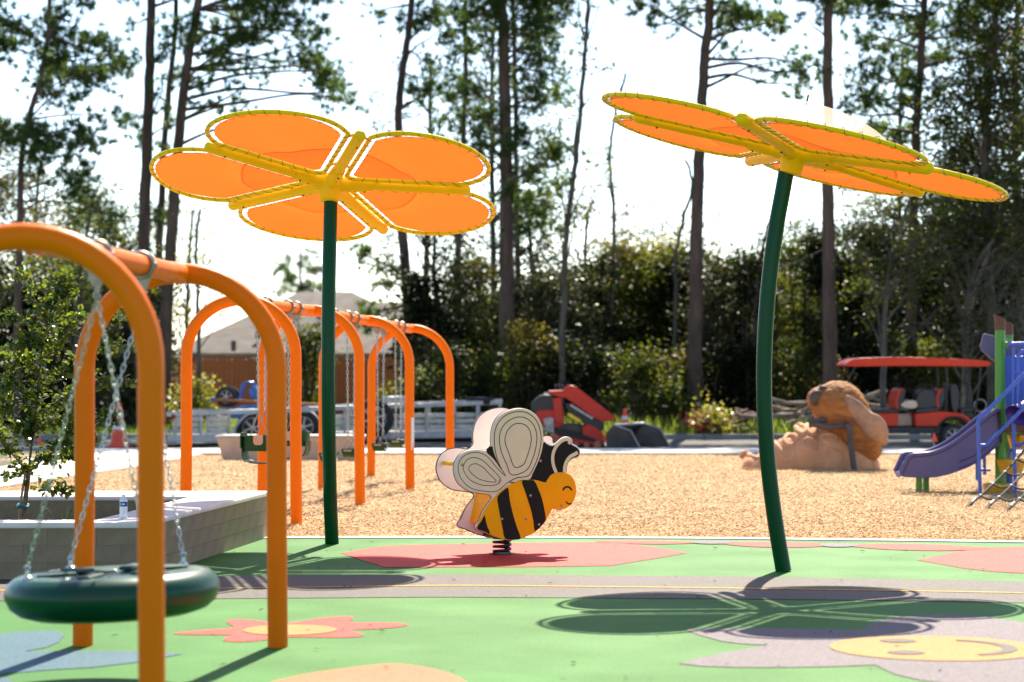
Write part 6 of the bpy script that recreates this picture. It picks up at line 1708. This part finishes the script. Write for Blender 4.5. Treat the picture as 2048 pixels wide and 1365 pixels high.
# ---------------------------------------------------------------- understorey shrubs
def shrub(label, px, py_top, wpx, Y, m, size=0.13, dens=1.0, group='understorey shrubs', ground=-0.06, bottom=None):
    s = FP / Y
    gz = CH - (bottom - H) / s if bottom else ground
    base = Vector(((px - 1024) / s, Y, ground))
    root = thing('shrub', label, 'shrub', base, 0, group)
    hgt = CH - (py_top - H) / s - ground
    w = wpx / s / 2
    n_cl = int(10 + 7 * w * hgt)
    st = MB(); cen = []
    for i in range(n_cl):
        f = rng.random() ** 0.8
        ww = w * (0.95 - 0.45 * f ** 2)
        a = rng.random() * 6.28; rr_ = math.sqrt(rng.random())
        c = np.array([ww * rr_ * math.cos(a), ww * 0.8 * rr_ * math.sin(a), hgt * (0.08 + 0.88 * f)])
        b = Vector((c[0] * 0.15, c[1] * 0.15, 0)); md = Vector((c[0] * 0.6, c[1] * 0.6, c[2] * 0.6))
        if i < 26: st.tube([b, md, Vector(c)], [0.03, 0.018, 0.006], 5)
        if i % 3 == 0 and hgt > 3:      # bare tangled stems poking out
            e_ = Vector((c[0] * 1.25, c[1] * 1.2 - 0.2, c[2] + rng.uniform(0.1, 0.9)))
            st.tube([md, Vector(c) + Vector((0, 0, 0.1)), e_ + Vector((rng.normal(0, 0.3), 0, 0))], [0.02, 0.012, 0.004], 4)
        rad_ = rng.uniform(0.25, 0.5)
        k = int(150 * dens * (0.7 + rng.random() * 0.6))
        cen.append(c + rng.normal(size=(k, 3)) * rad_ * np.array([0.62, 0.62, 0.5]))
    cen = np.concatenate(cen); cen[:, 2] = np.maximum(cen[:, 2], 0.03)
    leaves_obj('foliage', cen, size, M[m], root, aspect=0.55)
    st.build('stems', M['bark2'], root)
    return root
DARK = 'dark leafy shrub in the dense understorey below the pines'
BACK = ['tall dark shrub behind the last orange arch, left of the thick pine', 'dark shrub just left of the thick mossy pine', 'dark shrub right behind the thick mossy pine', 'dusty dark shrub directly behind the loader hood', "dark shrub above the loader's raised arm", 'tall dark shrub right of the thin hardwood trunk', 'dark shrub rising behind the loader bucket', 'dark shrub below the yellow crowned shrub, behind the distant cone', 'green shrub left of the straight pine that crosses the shade tip', 'dusty shrub hiding the foot of that straight pine', 'dark shrub right of the straight pine, behind the lumber stack', 'dark shrub seen left of the bowed green stem', 'green shrub seen right of the bowed green stem', "dark shrub above the carved bee's head", 'dusty shrub at the foot of the bare pine behind the sculpture', 'dark shrub above the front end of the golf cart roof', 'dark shrub above the middle of the golf cart roof', 'green shrub above the rear end of the golf cart roof', 'dark shrub behind the green play structure post', 'dusty shrub behind the right edge of the play structure', 'outermost dark shrub beyond the play structure']
FRONT = ['low shrub touching the right leg of the last orange arch', "low green shrub behind the trailer's loose tyre", "low dark shrub at the thick mossy pine's foot", 'low shrub hidden mostly by the loader hood', 'low green shrub behind the loader arm', 'low shrub between the loader and the distant cone', 'low dark shrub directly behind the distant cone', 'low green shrub right of the loader bucket, behind the weeds', 'low dark shrub left of the red flowering bush', 'low shrub behind the red flowering bush', 'low green shrub behind the lumber stack', 'low dark shrub behind the bowed green stem', 'low shrub behind the left end of the brush pile', 'low green shrub behind the carved bee', 'low dark shrub under the front of the golf cart roof', 'low shrub seen between the golf cart seats', 'low green shrub behind the rear golf cart seats', 'low dark shrub behind the slide top', 'outermost low shrub behind the play structure']
LEFT = ['dark shrub behind the sapling top at the left edge', 'green shrub behind the rear leg of the near swing frame', 'dark shrub just left of the tall straight pine', 'dusty shrub at the foot of the tall left pines', 'shrub cut off by the left edge behind the sapling', 'green shrub low behind the sapling trunk', 'dark shrub low behind the near swing chains', 'dusty shrub low behind the traffic cone by the ramp']
top_x = [700, 760, 820, 880, 960, 1020, 1080, 1150, 1220, 1300, 1380, 1450, 1520, 1600, 1680, 1740, 1800, 1900, 2100]
top_y = [620, 560, 600, 545, 560, 590, 515, 520, 500, 475, 490, 520, 530, 500, 500, 470, 470, 440, 430]
xx = 870
i = 0
while xx < 2110:
    yt = float(np.interp(xx, top_x, top_y))
    shrub(BACK[i], xx, yt + rng.uniform(-45, 45), rng.uniform(130, 200), 64 + rng.uniform(-2, 3), ['leaf_dark', 'leaf_olive', 'leaf_mid', 'leaf_dark', 'leaf_grey'][i % 5], 0.125, 1.0)
    xx += 62; i += 1
xx = 905; i = 0
while xx < 2110:
    shrub(FRONT[i], xx, rng.uniform(640, 735), rng.uniform(110, 160), 60.0 + rng.uniform(-1.2, 1.0), ['leaf_dark', 'leaf_mid', 'leaf_olive', 'leaf_dark'][i % 4], 0.11, 0.95, 'front shrubs of the wood')
    xx += 74; i += 1
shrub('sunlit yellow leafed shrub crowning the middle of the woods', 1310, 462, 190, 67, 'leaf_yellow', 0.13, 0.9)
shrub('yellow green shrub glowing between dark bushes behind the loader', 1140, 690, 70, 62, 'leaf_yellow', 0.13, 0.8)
shrub('bright green shrub behind the last orange arch', 862, 745, 90, 60, 'leaf_mid', 0.12, 1.0)
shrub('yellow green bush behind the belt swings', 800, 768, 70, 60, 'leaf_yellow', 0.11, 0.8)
shrub('upright light green bush growing in front of the house roof', 618, 632, 62, 70, 'leaf_mid', 0.12, 1.0)
shrub('light green bush beside the fence left of the blue machine', 388, 762, 80, 60, 'leaf_yellow', 0.12, 0.8)
shrub('leafy green weed clump left of the pale branch', 1428, 830, 40, 56.0, 'leaf_yellow', 0.10, 0.6)
shrub('feathery green shrub right of the loader bucket', 1330, 745, 80, 58.5, 'leaf_mid', 0.12, 0.8)
for k, (px, yt, w) in enumerate(((40, 560, 200), (130, 500, 190), (220, 480, 180), (290, 560, 150), (-40, 520, 200), (90, 640, 180), (190, 650, 180), (270, 690, 130))):
    shrub(LEFT[k], px, yt, w, 62 + (k % 3) * 2.5, ['leaf_dark', 'leaf_mid', 'leaf_dark', 'leaf_grey'][k % 4], 0.135, 0.95, 'shrubs at the left')
# far woods closing the gaps
n_ = 90000
fx = rng.uniform(-4, 24, n_); fyy = rng.uniform(80, 90, n_)
ph = np.interp(fx * FP / 84 + 1024, [850, 1000, 1150, 1300, 1450, 1600, 1800, 2000, 2400], [650, 620, 560, 520, 545, 535, 500, 470, 470])
zt = CH - (ph - H) / (FP / 84)
fz = rng.random(n_) * (zt + rng.normal(0, 0.35, n_)) 
cl = np.stack([fx, fyy, np.maximum(fz, 0)], 1)
fw = leaves_obj('far_woods', cl, 0.24, M['leaf_dark'], None, aspect=0.6)
tag(fw, 'dim leafy mass of the far woods behind the shrubs', 'woods', kind='stuff')
# dead leaning trunk in the right-hand thicket
dt, L, s = sider('dead_trunk', 'bare dead trunk leaning in the thicket above the play structure', 'dead trunk', 1935, 57.5, z=-0.06)
MB().tube([Vector((L(1928, 720).x, 0.3, 0)), L(1934, 640), L(1956, 560), L(1978, 498), L(1992, 470)], [0.07, 0.06, 0.055, 0.04, 0.02], 9).build('trunk', M['wood_log'], dt)
